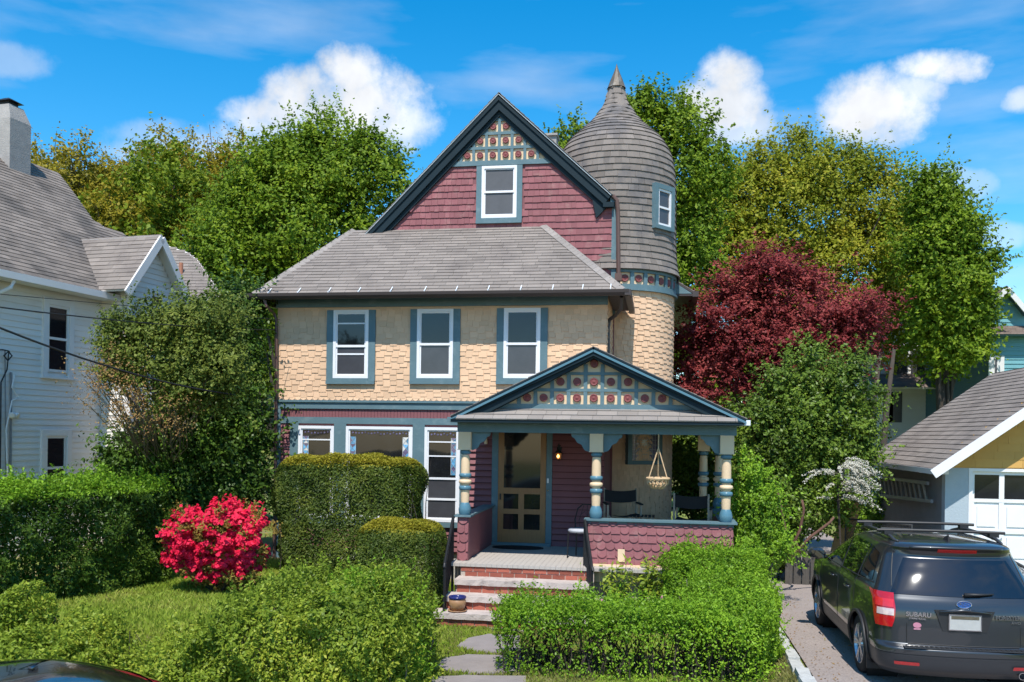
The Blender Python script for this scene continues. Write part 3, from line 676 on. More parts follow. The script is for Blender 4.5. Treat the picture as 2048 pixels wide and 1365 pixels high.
# arc-length courses
arc = [0]; 
for i in range(1, len(prof)): arc.append(arc[-1]+math.hypot(prof[i][0]-prof[i-1][0], prof[i][1]-prof[i-1][1]))
def at_arc(t):
    t = max(0, min(arc[-1]-1e-6, t))
    for i in range(1, len(arc)):
        if t <= arc[i]: q = (t-arc[i-1])/(arc[i]-arc[i-1]); return (prof[i-1][0]+(prof[i][0]-prof[i-1][0])*q, prof[i-1][1]+(prof[i][1]-prof[i-1][1])*q, (prof[i][0]-prof[i-1][0])/(arc[i]-arc[i-1]), (prof[i][1]-prof[i-1][1])/(arc[i]-arc[i-1]))
def ft(s, t, o):
    r, z, dr, dz = at_arc(t); nr, nz = dz, -dr; rr = r+nr*o-.02; return (XT+rr*sin(s), YT-rr*cos(s), z+nz*o)
g = MB(); t = 0; ch = .138
while t < arc[-1]:
    rr = at_arc(t)[0]; sink = random.uniform(0, 6); th = .30/max(rr, .1); n = max(6, int(round(2*pi/th))); 
    shingles(g, [(t, min(t+ch, arc[-1]), -pi+sink*0, pi)], ft, 2*pi/n, .25, 'rough', .004, .026, (), seg=2 if rr > .8 else 1); t += ch
g.build('turret_roof_shingles', 'shingle_tower', HS)
g = MB(); zb_ = tz(176); g.lathe((XT, YT, 0), [(19*sc, zb_-.02), (18*sc, zb_), (12*sc, tz(160)), (6*sc, tz(146)), (3*sc, tz(138)), (1.5*sc, tz(133)), (.002, tz(128))], 10); g.build('turret_finial', 'copper', HS)
# turret windows, straight boxes let into the round wall
def turret_window(q, wdt, z0, z1, r0, label, head_mat, cased, frame_m, panes, deep):
    e = empty('turret_window', (XT+sin(q)*r0, YT-cos(q)*r0, 0), q); e.parent = HS; tag(e, label)
    def BB(nm, m_, *bx): B(nm, m_, e, *bx)
    c = cased; h = wdt/2
    BB('casing', head_mat, (-h-c, -h, -.07, deep, z0-c*.8, z1+c), (h, h+c, -.07, deep, z0-c*.8, z1+c), (-h, h, -.072, deep, z1, z1+c), (-h, h, -.072, deep, z0-c*.8, z0))
    b = .045; zm = (z0+z1)/2
    if frame_m: BB('frame', frame_m, (-h, -h+b, -.05, deep, z0, z1), (h-b, h, -.05, deep, z0, z1), (-h+b, h-b, -.051, deep, z1-b, z1), (-h+b, h-b, -.051, deep, z0, z0+b), (-h+b, h-b, -.045, deep, zm-.02, zm+.02))
    BB('pane', panes, (-h+.01, h-.01, -.02, deep, z0+.01, z1-.01))
    return e
turret_window(radians(52), .44, tz(478)+.06, tz(404), RT_*cos(.24)+.03, 'small window high in the turret', 'blue', .10, 'white', 'glass_screen', .22)
q = math.asin(max(-1, min(1, (1301-1231)/121))); sw = turret_window(radians(34), .64, tz(918), tz(850), TW_R*cos(.27)+.02, 'leaded art glass window behind the porch', 'blue', .10, None, 'stain_purple', .2)
g = MB(); zc = (tz(918)+tz(850))/2
for k in range(9): x = -.27+.54*k/8; g.box(x-.004, x+.004, -.028, -.02, tz(918)+.02, tz(850)-.02)
for k in range(8): z = tz(918)+.03+(tz(850)-tz(918)-.06)*k/7; g.box(-.30, .30, -.029, -.0285, z-.004, z+.004)
for rr in (.12, .2): 
    g.tube([(rr*cos(a*pi/12), -.03, tz(884)+rr*sin(a*pi/12)) for a in range(25)], .006, 5)
g.build('leading', 'lead', sw)
g = MB()
for k in range(8):
    a = k*pi/4; c, s = cos(a), sin(a); g.add([(0,-.036,tz(884)), (c*.05-s*.018,-.036,tz(884)+s*.05+c*.018), (c*.095,-.036,tz(884)+s*.095), (c*.05+s*.018,-.036,tz(884)+s*.05-c*.018)], [(0,1,2,3)])
g.build('flower_glass', 'stain_white', sw)
# ------------------------------------------------------------------ porch
ZF = ZFL; yedge = YP-.12
XL = W(930, 1000, YP)[0]; XM = W(1192, 1000, YP)[0]; XR = W(1452, 1000, YP)[0]
ZC = W(1192, 1037, YP)[2]; ZL = W(1192, 868, YP)[2]; ZLT = W(1192, 848, YP)[2]
print('porch', XL, XM, XR, ZF, ZC, ZL, ZLT)
g = MB(); n_ = int((XR+.2-(XL-.15))/.085)
for i in range(n_):
    a = XL-.15+i*.085; g.box(a, a+.082, yedge-.28, YW, ZF-.05, ZF-.002)
for i in range(int((XR+.2-X1)/.085)): a = X1+i*.085; g.box(a, a+.082, YW, YT, ZF-.05, ZF-.002)
g.build('porch_floor', 'floor_paint', HS)
g = MB(); g.box(XL-.12, XR+.12, yedge-.02, YW, -.1, ZF-.055); g.build('porch_base', 'mortar', HS)
# column
def column(x, y, zb=None, ztop=None, name='porch_column'):
    zb = ZC if zb is None else zb; zt = ZL if ztop is None else ztop; h = zt-zb
    c = MB(); s = (zt-zb)/1.46
    Z = lambda py: zb+(1037-py)/(1037-868)*h
    c.lathe((x, y, 0), [(.066, Z(1012)), (.07, Z(1005)), (.072, Z(985))], 20); c.lathe((x, y, 0), [(.068, Z(988)), (.068, Z(955))], 20); c.lathe((x, y, 0), [(.072, Z(956)), (.075, Z(948)), (.072, Z(925)), (.066, Z(915))], 20)
    o = c.build(name, 'cream_paint', HS, True)
    c = MB(); c.lathe((x, y, 0), [(.08, zb), (.098, zb+.03), (.104, zb+.09), (.09, Z(1018)), (.066, Z(1012))], 20); c.build('column_foot', 'blue_gloss', o, True); c = MB()
    c.lathe((x, y, 0), [(.06, Z(914)), (.085, Z(912)), (.09, Z(909)), (.08, Z(906)), (.06, Z(904)), (.075, Z(903.3))], 20); c.build('column_neck', 'blue_gloss', o, True)
    for za in (982, 956.5):
        c = MB(); zz = Z(za); c.lathe((x, y, 0), [(.07, zz-.04), (.092, zz-.035), (.102, zz-.012), (.102, zz+.012), (.092, zz+.032), (.07, zz+.035)], 20); c.build('blue_ring', 'blue_gloss', o, True)
    c = MB(); zz = Z(969.5); c.lathe((x, y, 0), [(.07, zz-.04), (.094, zz-.03), (.104, zz-.01), (.104, zz+.01), (.094, zz+.03), (.07, zz+.04)], 20); c.build('ring', 'cream_paint', o, True)
    c = MB(); c.box(x-.105, x+.105, y-.105, y+.105, Z(903), zt); c.build('square_block', 'cream_paint', o); c = MB(); c.box(x-.115, x+.115, y-.115, y+.115, Z(903)-.012, Z(903)-.001); c.build('necking', 'cream_paint', o)
    return o
def bracket(x, y, sgn, z=None, axis='x'):
    z = ZL if z is None else z
    pts = [(0,0),(.30,0),(.30,-.035),(.285,-.06),(.25,-.075),(.235,-.10),(.22,-.125),(.20,-.15),(.16,-.165),(.135,-.18),(.12,-.21),(.10,-.245),(.07,-.275),(.03,-.285),(0,-.30)]
    g = MB()
    if axis == 'x': g.prism([(x+sgn*(.106+a), y-.02, z+b-.001) for a, b in pts], (0, .045, 0))
    else: g.prism([(x-.02, y+sgn*(.106+a), z+b-.001) for a, b in pts], (.045, 0, 0))
    g.build('bracket', 'blue', HS)
for x in (XL, XM, XR): column(x, YP)
bracket(XL, YP, 1); bracket(XM, YP, -1); bracket(XM, YP, 1); bracket(XR, YP, -1)
XRB, YRB = W(1437, 1000, YW+.5)[0], YW+.5
column(XRB, YRB); column(XRB-.28, YRB+.02); bracket(XRB, YRB, -1, None, 'y')
B('lintel', 'blue', HS, (XL-.12, XR+.14, YP-.10, YP+.10, ZL, ZLT+.02)); BS('side_lintel', 'blue', HS, (XR-.08, XR+.12, YP+.101, YRB+.3, ZL, ZLT), (XL-.11, XL+.09, YP+.101, YW, ZL, ZLT), (XR-.08, XR+.12, YRB+.301, YT+.4, ZL+.05, ZLT))
BS('porch_ceiling', 'blue', HS, (XL, XR+.1, YP+.1, YW, ZLT-.03, ZLT-.005), (X1+.0, XR+.1, YW, YT+.4, ZLT-.03, ZLT-.005))
# parapet
ZPB = W(1320, 1131, YP)[2]
xs0 = W(1176, 1080, YP)[0]
BS('parapet_wall', 'burgundy_paint', HS, (xs0, XR+.11, YP-.07, YP+.07, ZPB, ZC-.03), (XL-.1, XL+.085, YP-.09, YP+.09, ZPB-.02, ZC-.03), (XL-.06, XL+.06, YP+.091, YW-.05, ZF-.0, ZC-.03), (XR-.03, XR+.1, YP+.071, YRB, ZPB, ZC-.03))
g = MB(); shingles(g, [(z0, z1, xs0+.005, XR+.105) for z0, z1, _, _ in rows_of(ZPB-.03, ZC-.075, .128, (0, 1))], fy(YP-.072), .142, .02, 'mixround', .004, .024); g.build('scalloped_shingles', 'burgundy', HS); g = MB()
shingles(g, [(z0, z1, XL-.098, XL+.083) for z0, z1, _, _ in rows_of(ZPB-.03, ZC-.04, .15, (0, 1))], fy(YP-.092), .15, .02, 'round', .004, .024); g.build('scalloped_shingles', 'burgundy', HS); g = MB()
shingles(g, [(z0, z1, YP-.06, YRB) for z0, z1, _, _ in rows_of(ZPB-.03, ZC-.075, .128, (0, 1))], lambda s, z, o: (XR+.102+o, s, z), .142, .02, 'mixround', .004, .024)
g.build('scalloped_shingles', 'burgundy', HS)
g = MB(); p = W(1243, 1110, YP); g.box(p[0]-.055, p[0]+.055, YP-.105, YP-.097, p[2]-.10, p[2]+.10); g.build('bare_shingle', 'cream_paint', HS)
BS('parapet_cap', 'blue', HS, (xs0-.06, XR+.17, YP-.13, YP+.11, ZC-.03, ZC), (XR-.08, XR+.169, YP+.111, YRB+.1, ZC-.031, ZC-.001), (XL-.15, XL+.13, YP-.15, YP+.12, ZC-.03, ZC), (XL-.11, XL+.11, YP+.121, YW-.05, ZC-.031, ZC-.001), (xs0, XR+.12, YP-.075, YP-.071, ZC-.085, ZC-.031))
BS('sill_board', 'cream_paint', HS, (xs0-.02, XR+.14, YP-.14, YP-.02, ZPB-.05, ZPB-.001), (xs0+.02, XR+.1, YP-.19, YP-.145, ZPB-.27, ZPB-.051))
# gabled porch roof
AP = W(1187, 698, YP-.26); PL = W(903, 832, YP-.26); PR = W(1492, 846, YP-.26); ZPE = (PL[2]+PR[2])/2; sL = (AP[2]-ZPE)/(AP[0]-PL[0]); sR = (AP[2]-ZPE)/(PR[0]-AP[0])
g = MB(); Yq = YP-.02
zq = W(1187, 815, Yq)[2]
g.prism([(AP[0]-(AP[2]-.09-zq)/sL, Yq-.01, zq), (AP[0]+(AP[2]-.09-zq)/sR, Yq-.01, zq), (AP[0], Yq-.01, AP[2]-.09)], (0, .06, 0)); g.build('pediment_panel', 'cream_paint', HS)
qz = lambda py: W(1188, py, Yq)[2]
lattice('pediment', AP[0], .268, [qz(815), qz(781), qz(748)], [.09, .05, .045], Yq-.012, AP[2]-.06, sL, sR, [9, 5, 1], .066, 0, 0)
for sgn, sl, xe_ in ((-1, sL, AP[0]-PL[0]), (1, sR, PR[0]-AP[0])):
    y0 = YP-.28; n = Vector((sgn*sl, 0, 1)).normalized(); a = Vector((AP[0], y0, AP[2])); e = Vector((AP[0]+sgn*xe_, y0, AP[2]-xe_*sl))
    g = MB(); g.prism([tuple(a), tuple(e), tuple(e-n*.05), tuple(Vector((AP[0], y0, AP[2]-.10/n.z)))], (0, .04, 0))
    g.prism([(AP[0], y0+.041, AP[2]-.06/n.z), tuple(e-n*.01+Vector((0,.041,0))), tuple(e-n*.06+Vector((-sgn*.3,.041,0))), (AP[0], y0+.041, AP[2]-.13/n.z)], (0, .2, 0)); g.build('porch_rake', 'navy', HS)
    g = MB(); g.bar(a+Vector((0,-.012,-.03)), e+Vector((0,-.012,-.03)), .02, .035); g.build('porch_rake_edge', 'blue_gloss', HS)
    yb = YW-.02 if sgn < 0 else YT+.4
    P = [tuple(e+n*.03), (e.x, yb, e.z+.03), (AP[0], YW+(.0 if sgn < 0 else .0), AP[2]+.03/n.z), (AP[0], y0, AP[2]+.03/n.z)]
    P = [tuple(e+n*.03), (e.x+n.x*.03, yb, e.z+n.z*.03), (AP[0], yb, AP[2]+.03/n.z), (AP[0], y0, AP[2]+.03/n.z)]
    if sgn < 0: P = [P[1], P[0], P[3], P[2]]
    roof_plane(HS, 'porch_roof', P, 'shingle', .14, .3, .045, 'navy')
    g = MB(); g.bar((e.x+sgn*.02, y0, e.z-.03), (e.x+sgn*.02, yb, e.z-.03), .09, .08); g.build('porch_gutter', 'flashing' if sgn > 0 else 'blue', HS)
# pent roof under the pediment
ya, za2 = YP-.42, W(1187, 842, YP-.42)[2]; yb2, zb2 = Yq-.03, qz(819)
x_l, x_r = W(901, 838, ya)[0], W(1487, 849, ya)[0]
xl2, xr2 = AP[0]-(AP[2]-.05-zb2)/sL, AP[0]+(AP[2]-.05-zb2)/sR
roof_plane(HS, 'pent_roof', [(x_l, ya, za2), (x_r, ya, za2), (xr2, yb2, zb2), (xl2, yb2, zb2)], 'shingle_cap', .17, .28, .04, 'navy', t1=.02)
g = MB(); g.prism([(x_l, ya+.0, za2-.045), (x_r, ya, za2-.045), (x_r, YP-.1, za2-.045), (x_l, YP-.1, za2-.045)], (0,0,.02)); g.build('pent_soffit', 'navy', HS)
# screen door
dx0, dx1 = W(997, 1000, YW)[0], W(1092, 1000, YW)[0]; zd = ZF+.02; zt = W(1040, 855, YW)[2]
def Zd(py): return W(1043, py, YW)[2]
def Xd(px): return W(px, 1000, YW)[0]
dr = empty('screen_door'); dr.parent = HS
g = MB(); y0, y1 = YW-.07, YW-.035
for a, b, c, d in ((997,1008,855,1087),(1081,1092,855,1087),(1008,1081,1059,1087),(1008,1081,976,988),(1008,1081,1018,1028),(1008,1081,852,862),(1038,1049,988,1018),(1038,1049,1028,1059)): g.box(Xd(a), Xd(b), y0+random.random()*.001, y1, Zd(d), Zd(c))
g.build('door_frame', 'wood_door', dr); B('door_glass', 'glass_room', dr, (Xd(1003), Xd(1086), YW-.055, YW-.05, Zd(1062), Zd(856)))
B('door_handle', 'iron', dr, (Xd(1001), Xd(1003.5), YW-.10, YW-.07, Zd(1000), Zd(988)))
g = MB()
for k in range(5): g.lathe_dir((Xd(1000), YW-.075, Zd(1075-k*2)), (0,-1,0), [(.004,0),(.001,.004)], 5)
BS('door_casing', 'blue', HS, (Xd(984), Xd(996.5), YW-.06, YW, ZF, ZWT+.15), (Xd(1092.5), Xd(1104), YW-.06, YW, ZF, ZWT+.15), (Xd(984), Xd(1104), YW-.12, YW, ZF, ZF+.05))
B('doorbell', 'white', HS, (Xd(1094.5), Xd(1098), YW-.08, YW-.06, Zd(965), Zd(956))); g = MB(); g.lathe_dir((Xd(1096.5), YW-.06, Zd(980)), (0,-1,0), [(.016,0),(.016,.02),(.01,.03),(.001,.03)], 12); g.build('door_lock', 'chrome', HS)
g = MB(); p = W(973, 878, YW); g.hexa([(p[0]-.02,YW-.1,p[2]-.1),(p[0]+.03,YW-.1,p[2]-.1),(p[0]+.03,YW-.03,p[2]-.1),(p[0]-.02,YW-.03,p[2]-.1),(p[0]-.035,YW-.1,p[2]+.08),(p[0]+.015,YW-.1,p[2]+.08),(p[0]+.015,YW-.03,p[2]+.08),(p[0]-.035,YW-.03,p[2]+.08)]); g.build('door_chime', 'cream_paint', HS)
# lantern
lx, ly, lz = W(1117, 912, YW-.14)
ln = empty('wall_lantern', (lx, ly, lz)); ln.parent = HS; tag(ln, 'lit brass wall lantern')
g = MB(); g.tube([(0,.10,.16),(0,.03,.22),(0,0,.20),(0,0,.12)], .009, 6); g.lathe((0,.13,.14), [(.0,-.07),(.05,-.05),(.05,.05),(0,.07)], 10); g.lathe((0,0,.05), [(.065,0),(.06,.02),(.03,.05),(.012,.06),(.0,.08)], 6); g.lathe((0,0,-.07), [(0,-.02),(.03,-.01),(.055,0),(.055,.012)], 6)
for k in range(6): a = k*pi/3; g.bar((.055*cos(a),.055*sin(a),-.06),(.063*cos(a),.063*sin(a),.05), .007, .007)
g.build('bracket_and_cage', 'iron', ln); g = MB(); g.lathe((0,0,0), [(.045,-.06),(.052,.045)], 6); g.build('shade', 'lamp_amber', ln); g = MB(); g.lathe((0,-.062,-.01), [(0,-.03),(.018,-.02),(.024,0),(.016,.025),(0,.035)], 10); g.build('bulb', 'lamp_glow', ln, True)
# ------------------------------------------------------------------ steps
st = empty('front_steps', (XL+1.1, YP-.5, 0)); tag(st, 'brick steps with pale stone treads leading up to the porch', 'steps')
st.location = (0,0,0)
sx0, sx1 = W(920, 1180, YP-.5)[0], W(1184, 1180, YP-.5)[0]
y_ = yedge-.28; run = .31; rise = (ZF-.02)/4.0
tops = [ZF-rise*k for k in range(0, 5)]
def bricks(g, xa, xb, y, za, zb, dep=.10):
    x = xa
    while x < xb-.02:
        w = random.choice([.195, .2, .205]); g.box(x+.006, min(x+w-.006, xb), y+random.uniform(0,.004), y+dep, za, zb); x += w
g = MB(); m_ = MB(); br = MB()
m_.box(sx0-.02, sx1+.02, y_+.03, yedge, -.1, ZF-.06); 
bricks(br, sx0-.02, sx1, y_+.018, ZF-.07-.055, ZF-.06);  bricks(br, sx0+.05, sx1, y_+.012, ZF-rise+.002, ZF-.135); br.build('brick_riser', 'brick', st)
def rough(mb, a):
    mb.v = [(x+random.uniform(-a,a), y+random.uniform(-a,a), z+random.uniform(-a,a)*.6) for x, y, z in mb.v]
for k in range(1, 4):
    zt_ = tops[k]; ya_ = y_-run*k; ex_ = -.05*(k-1)
    g = MB(); br = MB(); nx = 24; xa_, xb_ = sx0-.10*k+.06, sx1+.02
    for i in range(nx): g.box(xa_+(xb_-xa_)*i/nx, xa_+(xb_-xa_)*(i+1)/nx, ya_-.03, ya_+run+.03, zt_-.085, zt_)
    jit = {}
    def J(p):
        key = tuple(round(c, 3) for c in p)
        if key not in jit: jit[key] = (p[0], p[1]+(random.uniform(-.009,.009) if p[1] < ya_ else 0), p[2]+random.uniform(-.004,.004))
        return jit[key]
    g.v = [J(p) for p in g.v]; g.build('tread', 'concrete', st)
    m_.box(sx0-.09*k+.08, sx1, ya_+.02, yedge, -.1, zt_-.09)
    bricks(br, sx0-.09*k+.08, sx1, ya_+.008, zt_-rise+.002, zt_-.088); br.build('brick_riser', 'brick', st)
m_.build('core', 'mortar', st)
# iron railings
def railing(pts_top, posts, label):
    r = empty('stair_railing', (0,0,0)); tag(r, label, 'railing', 'iron railings of the front steps')
    g = MB(); g.tube(pts_top, .024, 8); g.build('handrail', 'iron', r)
    low = [(x, y, z-.72) for x, y, z in pts_top[:-1]]
    g = MB(); g.tube(low, .011, 6); g.build('bottom_rail', 'iron', r)
    for (a, b) in posts:
        g = MB(); g.tube([a, b], .022, 8); g.build('post', 'iron', r)
    a, b = Vector(pts_top[1]), Vector(pts_top[-2])
    for k in range(1, 8):
        p = a.lerp(b, k/8); g = MB()
        pts = [p-Vector((0,0,.0+.72*j/12)) for j in range(13)]
        g.tube(pts, .011, 5); g.build('baluster', 'iron', r)
    return r
A_ = Vector(W(888, 1215, y_-run*3+.1)); A_.z = 1.02; 
railing([(A_.x, A_.y-.02, .88), (A_.x, A_.y, .93), (XL-.16, YP-.12, ZC-.01), (XL-.13, YP-.06, ZC-.02)], [((A_.x, A_.y, 0), (A_.x, A_.y, .93)), ((XL-.16, YP-.15, ZF-.5), (XL-.16, YP-.15, ZC-.02))], 'black iron stair railing on the left beside the rounded yew')
Bx = sx1+.03
railing([(Bx+.02, y_-.62, .88), (Bx, y_-.6, .93), (xs0-.04, YP-.15, ZC-.03), (xs0-.04, YP-.13, ZC-.03)], [((Bx, y_-.6, 0), (Bx, y_-.6, .93)), ((xs0-.04, YP-.15, ZF-.5), (xs0-.04, YP-.15, ZC-.03))], 'black iron stair railing on the right end of the steps, half in the hedge')
# pot
px_ = W(915, 1215, y_-run*3+.14); pt = empty('flower_pot', (px_[0], y_-run*3+.13, tops[3])); tag(pt, 'round tan glazed pot with a dark blue rim on the lowest step', 'flower pot')
g = MB(); g.lathe((0,0,.02), [(0,0),(.085,0),(.115,.05),(.132,.11),(.125,.155),(.112,.17)], 24); g.build('pot_body', 'ceramic', pt, True)
g = MB(); g.lathe((0,0,.02), [(.112,.168),(.128,.176),(.135,.195),(.128,.212),(.115,.212),(.105,.19),(.10,.15),(0,.15)], 24); g.build('pot_rim', 'ceramic_blue', pt, True)
g = MB(); g.lathe((0,0,0), [(0,.002),(.12,.002),(.145,.02),(.14,.03),(.11,.018),(0,.018)], 24); g.build('saucer', 'ceramic', pt, True)
# door mat
g = MB(); c = G(1036, 1096, ZF); n = 24; P = [(c[0]+.47*cos(2*pi*k/n), c[1]-.03+.24*sin(2*pi*k/n), ZF) for k in range(n)]; g.prism([(x, y, ZF+.001) for x, y, z in P], (0,0,.014)); tag(g.build('door_mat', 'mat_rubber', None), 'black oval door mat in front of the screen door', 'door mat')
# hanging basket
hx, hy, hz = W(1316, 960, YP-.13)
hb = empty('hanging_basket', (hx, hy, hz)); tag(hb, 'woven rope basket hanging by cords from the porch ceiling', 'hanging basket')
g = MB(); g.tube([(.17*cos(k*pi/10), .17*sin(k*pi/10), .02) for k in range(21)], .022, 6); g.build('basket_rim', 'rope', hb)
g = MB(); 
for k in range(14): a = 2*pi*k/14; a2 = a+.35; g.tube([(.165*cos(a),.165*sin(a),.02),(.15*cos(a2),.15*sin(a2),-.06),(.09*cos(a),.09*sin(a),-.125),(.03*cos(a),.03*sin(a),-.13)], .018, 5)
g.tube([(.09*cos(k*pi/8), .09*sin(k*pi/8), -.125) for k in range(17)], .012, 5); g.build('basket_body', 'rope', hb)
g = MB()
for k in range(3): a = 2*pi*k/3+pi/6+pi; g.tube([(.165*cos(a),.165*sin(a),.02),(0,0,.5),(0,0,ZL-hz+.01)], .010, 5)
g.build('cord', 'rope', hb)
# porch chairs
def folding_chair(x, y, rz, label):
    c = empty('folding_chair', (x, y, ZF), rz); tag(c, label, 'chair', 'black canvas chairs on the porch')
    g = MB(); n = 6; vs = []
    def sheet(nm, pts0, pts1, sag, axis):
        g = MB(); n = 8; vs = []; 
        for i in range(n+1):
            q = i/n; d = sag*4*q*(1-q); a = [p+(r-p)*q for p, r in zip(pts0[0], pts0[1])]; b = [p+(r-p)*q for p, r in zip(pts1[0], pts1[1])]
            a[axis] += d; b[axis] += d; vs += [tuple(a), tuple(b)]
        fs = [(2*i, 2*i+1, 2*i+3, 2*i+2) for i in range(n)]; m = len(vs); g.add(vs+[(u, v+.012, w-.006) for u, v, w in vs], fs+[tuple(reversed([k+m for k in f])) for f in fs]); g.build(nm, 'canvas_black', c)
    sheet('seat', ((-.27,-.22,.70),(.27,-.22,.70)), ((-.27,.2,.68),(.27,.2,.68)), -.05, 2)
    sheet('backrest', ((-.28,.22,1.10),(.28,.22,1.10)), ((-.28,.20,.90),(.28,.20,.90)), -.03, 2)
    for s in (-1, 1):
        g = MB(); g.bar((s*.28,.2,.60),(s*.28,.25,1.12), .03, .03); g.build('back_post', 'pale_wood', c)
        g = MB(); g.bar((s*.30,-.25,.87),(s*.30,.22,.87), .05, .025); g.build('armrest', 'canvas_black', c)
        g = MB(); g.bar((s*.29,-.22,.0),(s*.29,-.22,.86), .03, .03); g.build('leg', 'pale_wood', c); g = MB(); g.bar((s*.29,.2,.0),(s*.29,.2,.86), .03, .03); g.build('leg', 'pale_wood', c)
    for s in (-1, 1):
        g = MB(); g.bar((s*.28,-.21,.03),(-s*.28,-.21,.68), .025, .025); g.build('cross_strut', 'pale_wood', c)
p = W(1243, 1040, YW-.9); folding_chair(p[0], YW-.62, radians(12), 'black canvas folding chair by the turret wall, left of the small table')
p = W(1385, 1040, YP+1.0); folding_chair(p[0], YP+1.0, radians(180-8), 'large black canvas folding chair at the right end of the porch, seen from behind')
p = W(1285, 1040, YW-.3); tb = empty('side_table', (p[0], YW-.75, ZF)); tag(tb, 'low dark slatted side table between the two black canvas chairs', 'table')
g = MB(); 
for k in range(7): g.box(-.22+k*.065, -.22+k*.065+.05, -.18, .18, .66, .678)
g.build('tabletop', 'canvas_black', tb)
for sx in (-1,1):
    for sy in (-1,1): g = MB(); g.bar((sx*.19,sy*.15,0),(sx*.19,sy*.15,.659), .025,.025); g.build('leg', 'pale_wood', tb)
p = W(1160, 1060, YP+.75); mc = empty('metal_chair', (p[0]+.02, YP+.75, ZF), radians(-20)); tag(mc, 'black wire chair with a pale seat cushion right of the front door', 'chair')
for sx in (-1,1):
    for sy in (-1,1): g = MB(); g.tube([(sx*.17,sy*.17,0),(sx*.16,sy*.16,.43)], .012, 6); g.build('leg', 'iron', mc)
g = MB(); P = [(-.19,.18,.43),(-.22,.22,.62),(-.18,.24,.80),(-.09,.25,.88),(.09,.25,.88),(.18,.24,.80),(.22,.22,.62),(.19,.18,.43)]; g.tube(P, .012, 6); g.build('back_frame', 'iron', mc)
g = MB()
for a in (-.1, 0, .1): g.tube([(a,.18,.43),(a*1.5,.23,.6),(a*.6,.24,.88)], .005, 5)
g.tube([(-.12,.235,.7),(-.05,.24,.76),(0,.235,.68),(.05,.24,.76),(.12,.235,.7)], .005, 5); g.build('back_scroll', 'iron', mc)
g = MB(); g.lathe((0,0,.43), [(0,0),(.2,0),(.225,.02),(.225,.04),(.2,.06),(0,.065)], 20); g.build('cushion', 'cushion', mc, True)
# ------------------------------------------------------------------ neighbour's house on the left
LR = radians(-6.7); lo = (-11.93, 16.3)
def toL(p): dx, dy = p[0]-lo[0], p[1]-lo[1]; c, s = cos(-LR), sin(-LR); return (c*dx-s*dy, s*dx+c*dy, p[2])
def Lr(px, py, n, k):                            # ray meets the plane n.x = k, all in the house's own frame
    r = ray(px, py); o = toL((0,0,EYE)); q = toL((r[0], r[1], EYE+r[2])); d = [b-a for a, b in zip(o, q)]
    t = (k-sum(a*b for a, b in zip(n, o)))/sum(a*b for a, b in zip(n, d)); return tuple(a+b*t for a, b in zip(o, d))
LX = lambda px, py, x=0.0: Lr(px, py, (1,0,0), x)
LH = empty('white_house', (lo[0], lo[1], 0), LR); tag(LH, 'white clapboard house with grey shingle roof, chimney and wall dormer, left of the painted house', 'house')
zg = LX(120, 566, .35)[2]; yc = LX(212, 700)[1]; yge = LX(240, 588, .35)[1]
print('left', zg, yc, yge, LX(0,700), LX(262,600,.7), LX(378,600,.7))
def siding(name, x, y0, y1, z0, z1, h=.115, m_='siding_white', par=None, fx=None, excl=()):
    g = MB(); z = z0
    while z < z1-.01:
        zt = min(z+h, z1); a, b = fx((z+zt)/2) if fx else (y0, y1)
        segs = [(a, b)]
        for e in excl:
            if e[2] < (z+zt)/2 < e[3]: segs = [s for p, q in segs for s in ((p, min(q, e[0])), (max(p, e[1]), q)) if s[1]-s[0] > .02]
        for p, q in segs: g.add([(x+.004,p,zt),(x+.004,q,zt),(x+.022,q,z),(x+.022,p,z),(x,p,z),(x,q,z)], [(0,3,2,1),(3,4,5,2)])
        z += h
    return g.build(name, m_, par or LH)
dl = .75
y1b = LX(262, 600, dl)[1]; y2b = LX(374, 600, dl)[1]
B('wall', 'siding_white', LH, (-6, 0, -9, y1b+.3, 0, zg+.1))
B('bay_wall', 'siding_white', LH, (-.5, dl, y1b+.02, y2b, 0, LX(258, 572, dl)[2]))
def lwin(pts, x, label):
    p0, p1, q0, q1 = pts; pm = (p0+p1)/2; y0 = LX(p0, (q0+q1)/2, x)[1]; y1 = LX(p1, (q0+q1)/2, x)[1]; z1 = LX(pm, q0, x)[2]; z0 = LX(pm, q1, x)[2]
    w = empty('window', (0,0,0)); w.parent = LH; tag(w, label); b = .05; zm = (z0+z1)/2
    B('frame', 'trim_white', w, (x, x+.035, y0, y0+b, z0, z1), (x, x+.035, y1-b, y1, z0, z1), (x, x+.034, y0+b, y1-b, z1-b, z1), (x, x+.034, y0+b, y1-b, z0, z0+b), (x, x+.045, y0+b, y1-b, zm-.025, zm+.025))
    B('pane', 'glass_room', w, (x, x+.012, y0+b, y1-b, z0+b, z1-b)); t = .12
    B('casing', 'trim_white', w, (x, x+.06, y0-t, y0-.001, z0-.1, z1+t), (x, x+.06, y1+.001, y1+t, z0-.1, z1+t), (x, x+.058, y0-.001, y1+.001, z1+.001, z1+t), (x, x+.09, y0-t-.03, y1+t+.03, z0-.14, z0-.101))
    return (y0-t, y1+t, z0-.12, z1+t)
e1 = lwin((92, 135, 612, 745), 0, 'upper side window'); e2 = lwin((88, 130, 872, 1000), 0, 'lower side window')
e3_ = lwin((298, 325, 590, 640), dl, 'dormer window')
siding('clapboards', 0, -9, y1b+.3, .3, zg, excl=(e1, e2))
gA = LX(322, 470, dl+.25); gL = LX(256, 574, dl+.25); gR = LX(379, 600, dl+.25); zlow = (gL[2]+gR[2])/2
ymid = gA[1]; hw = (gR[1]-gL[1])/2; gy0, gy1 = ymid-hw, ymid+hw; gs = (gA[2]-zlow)/hw
print('dormer', gA, gL, gR)
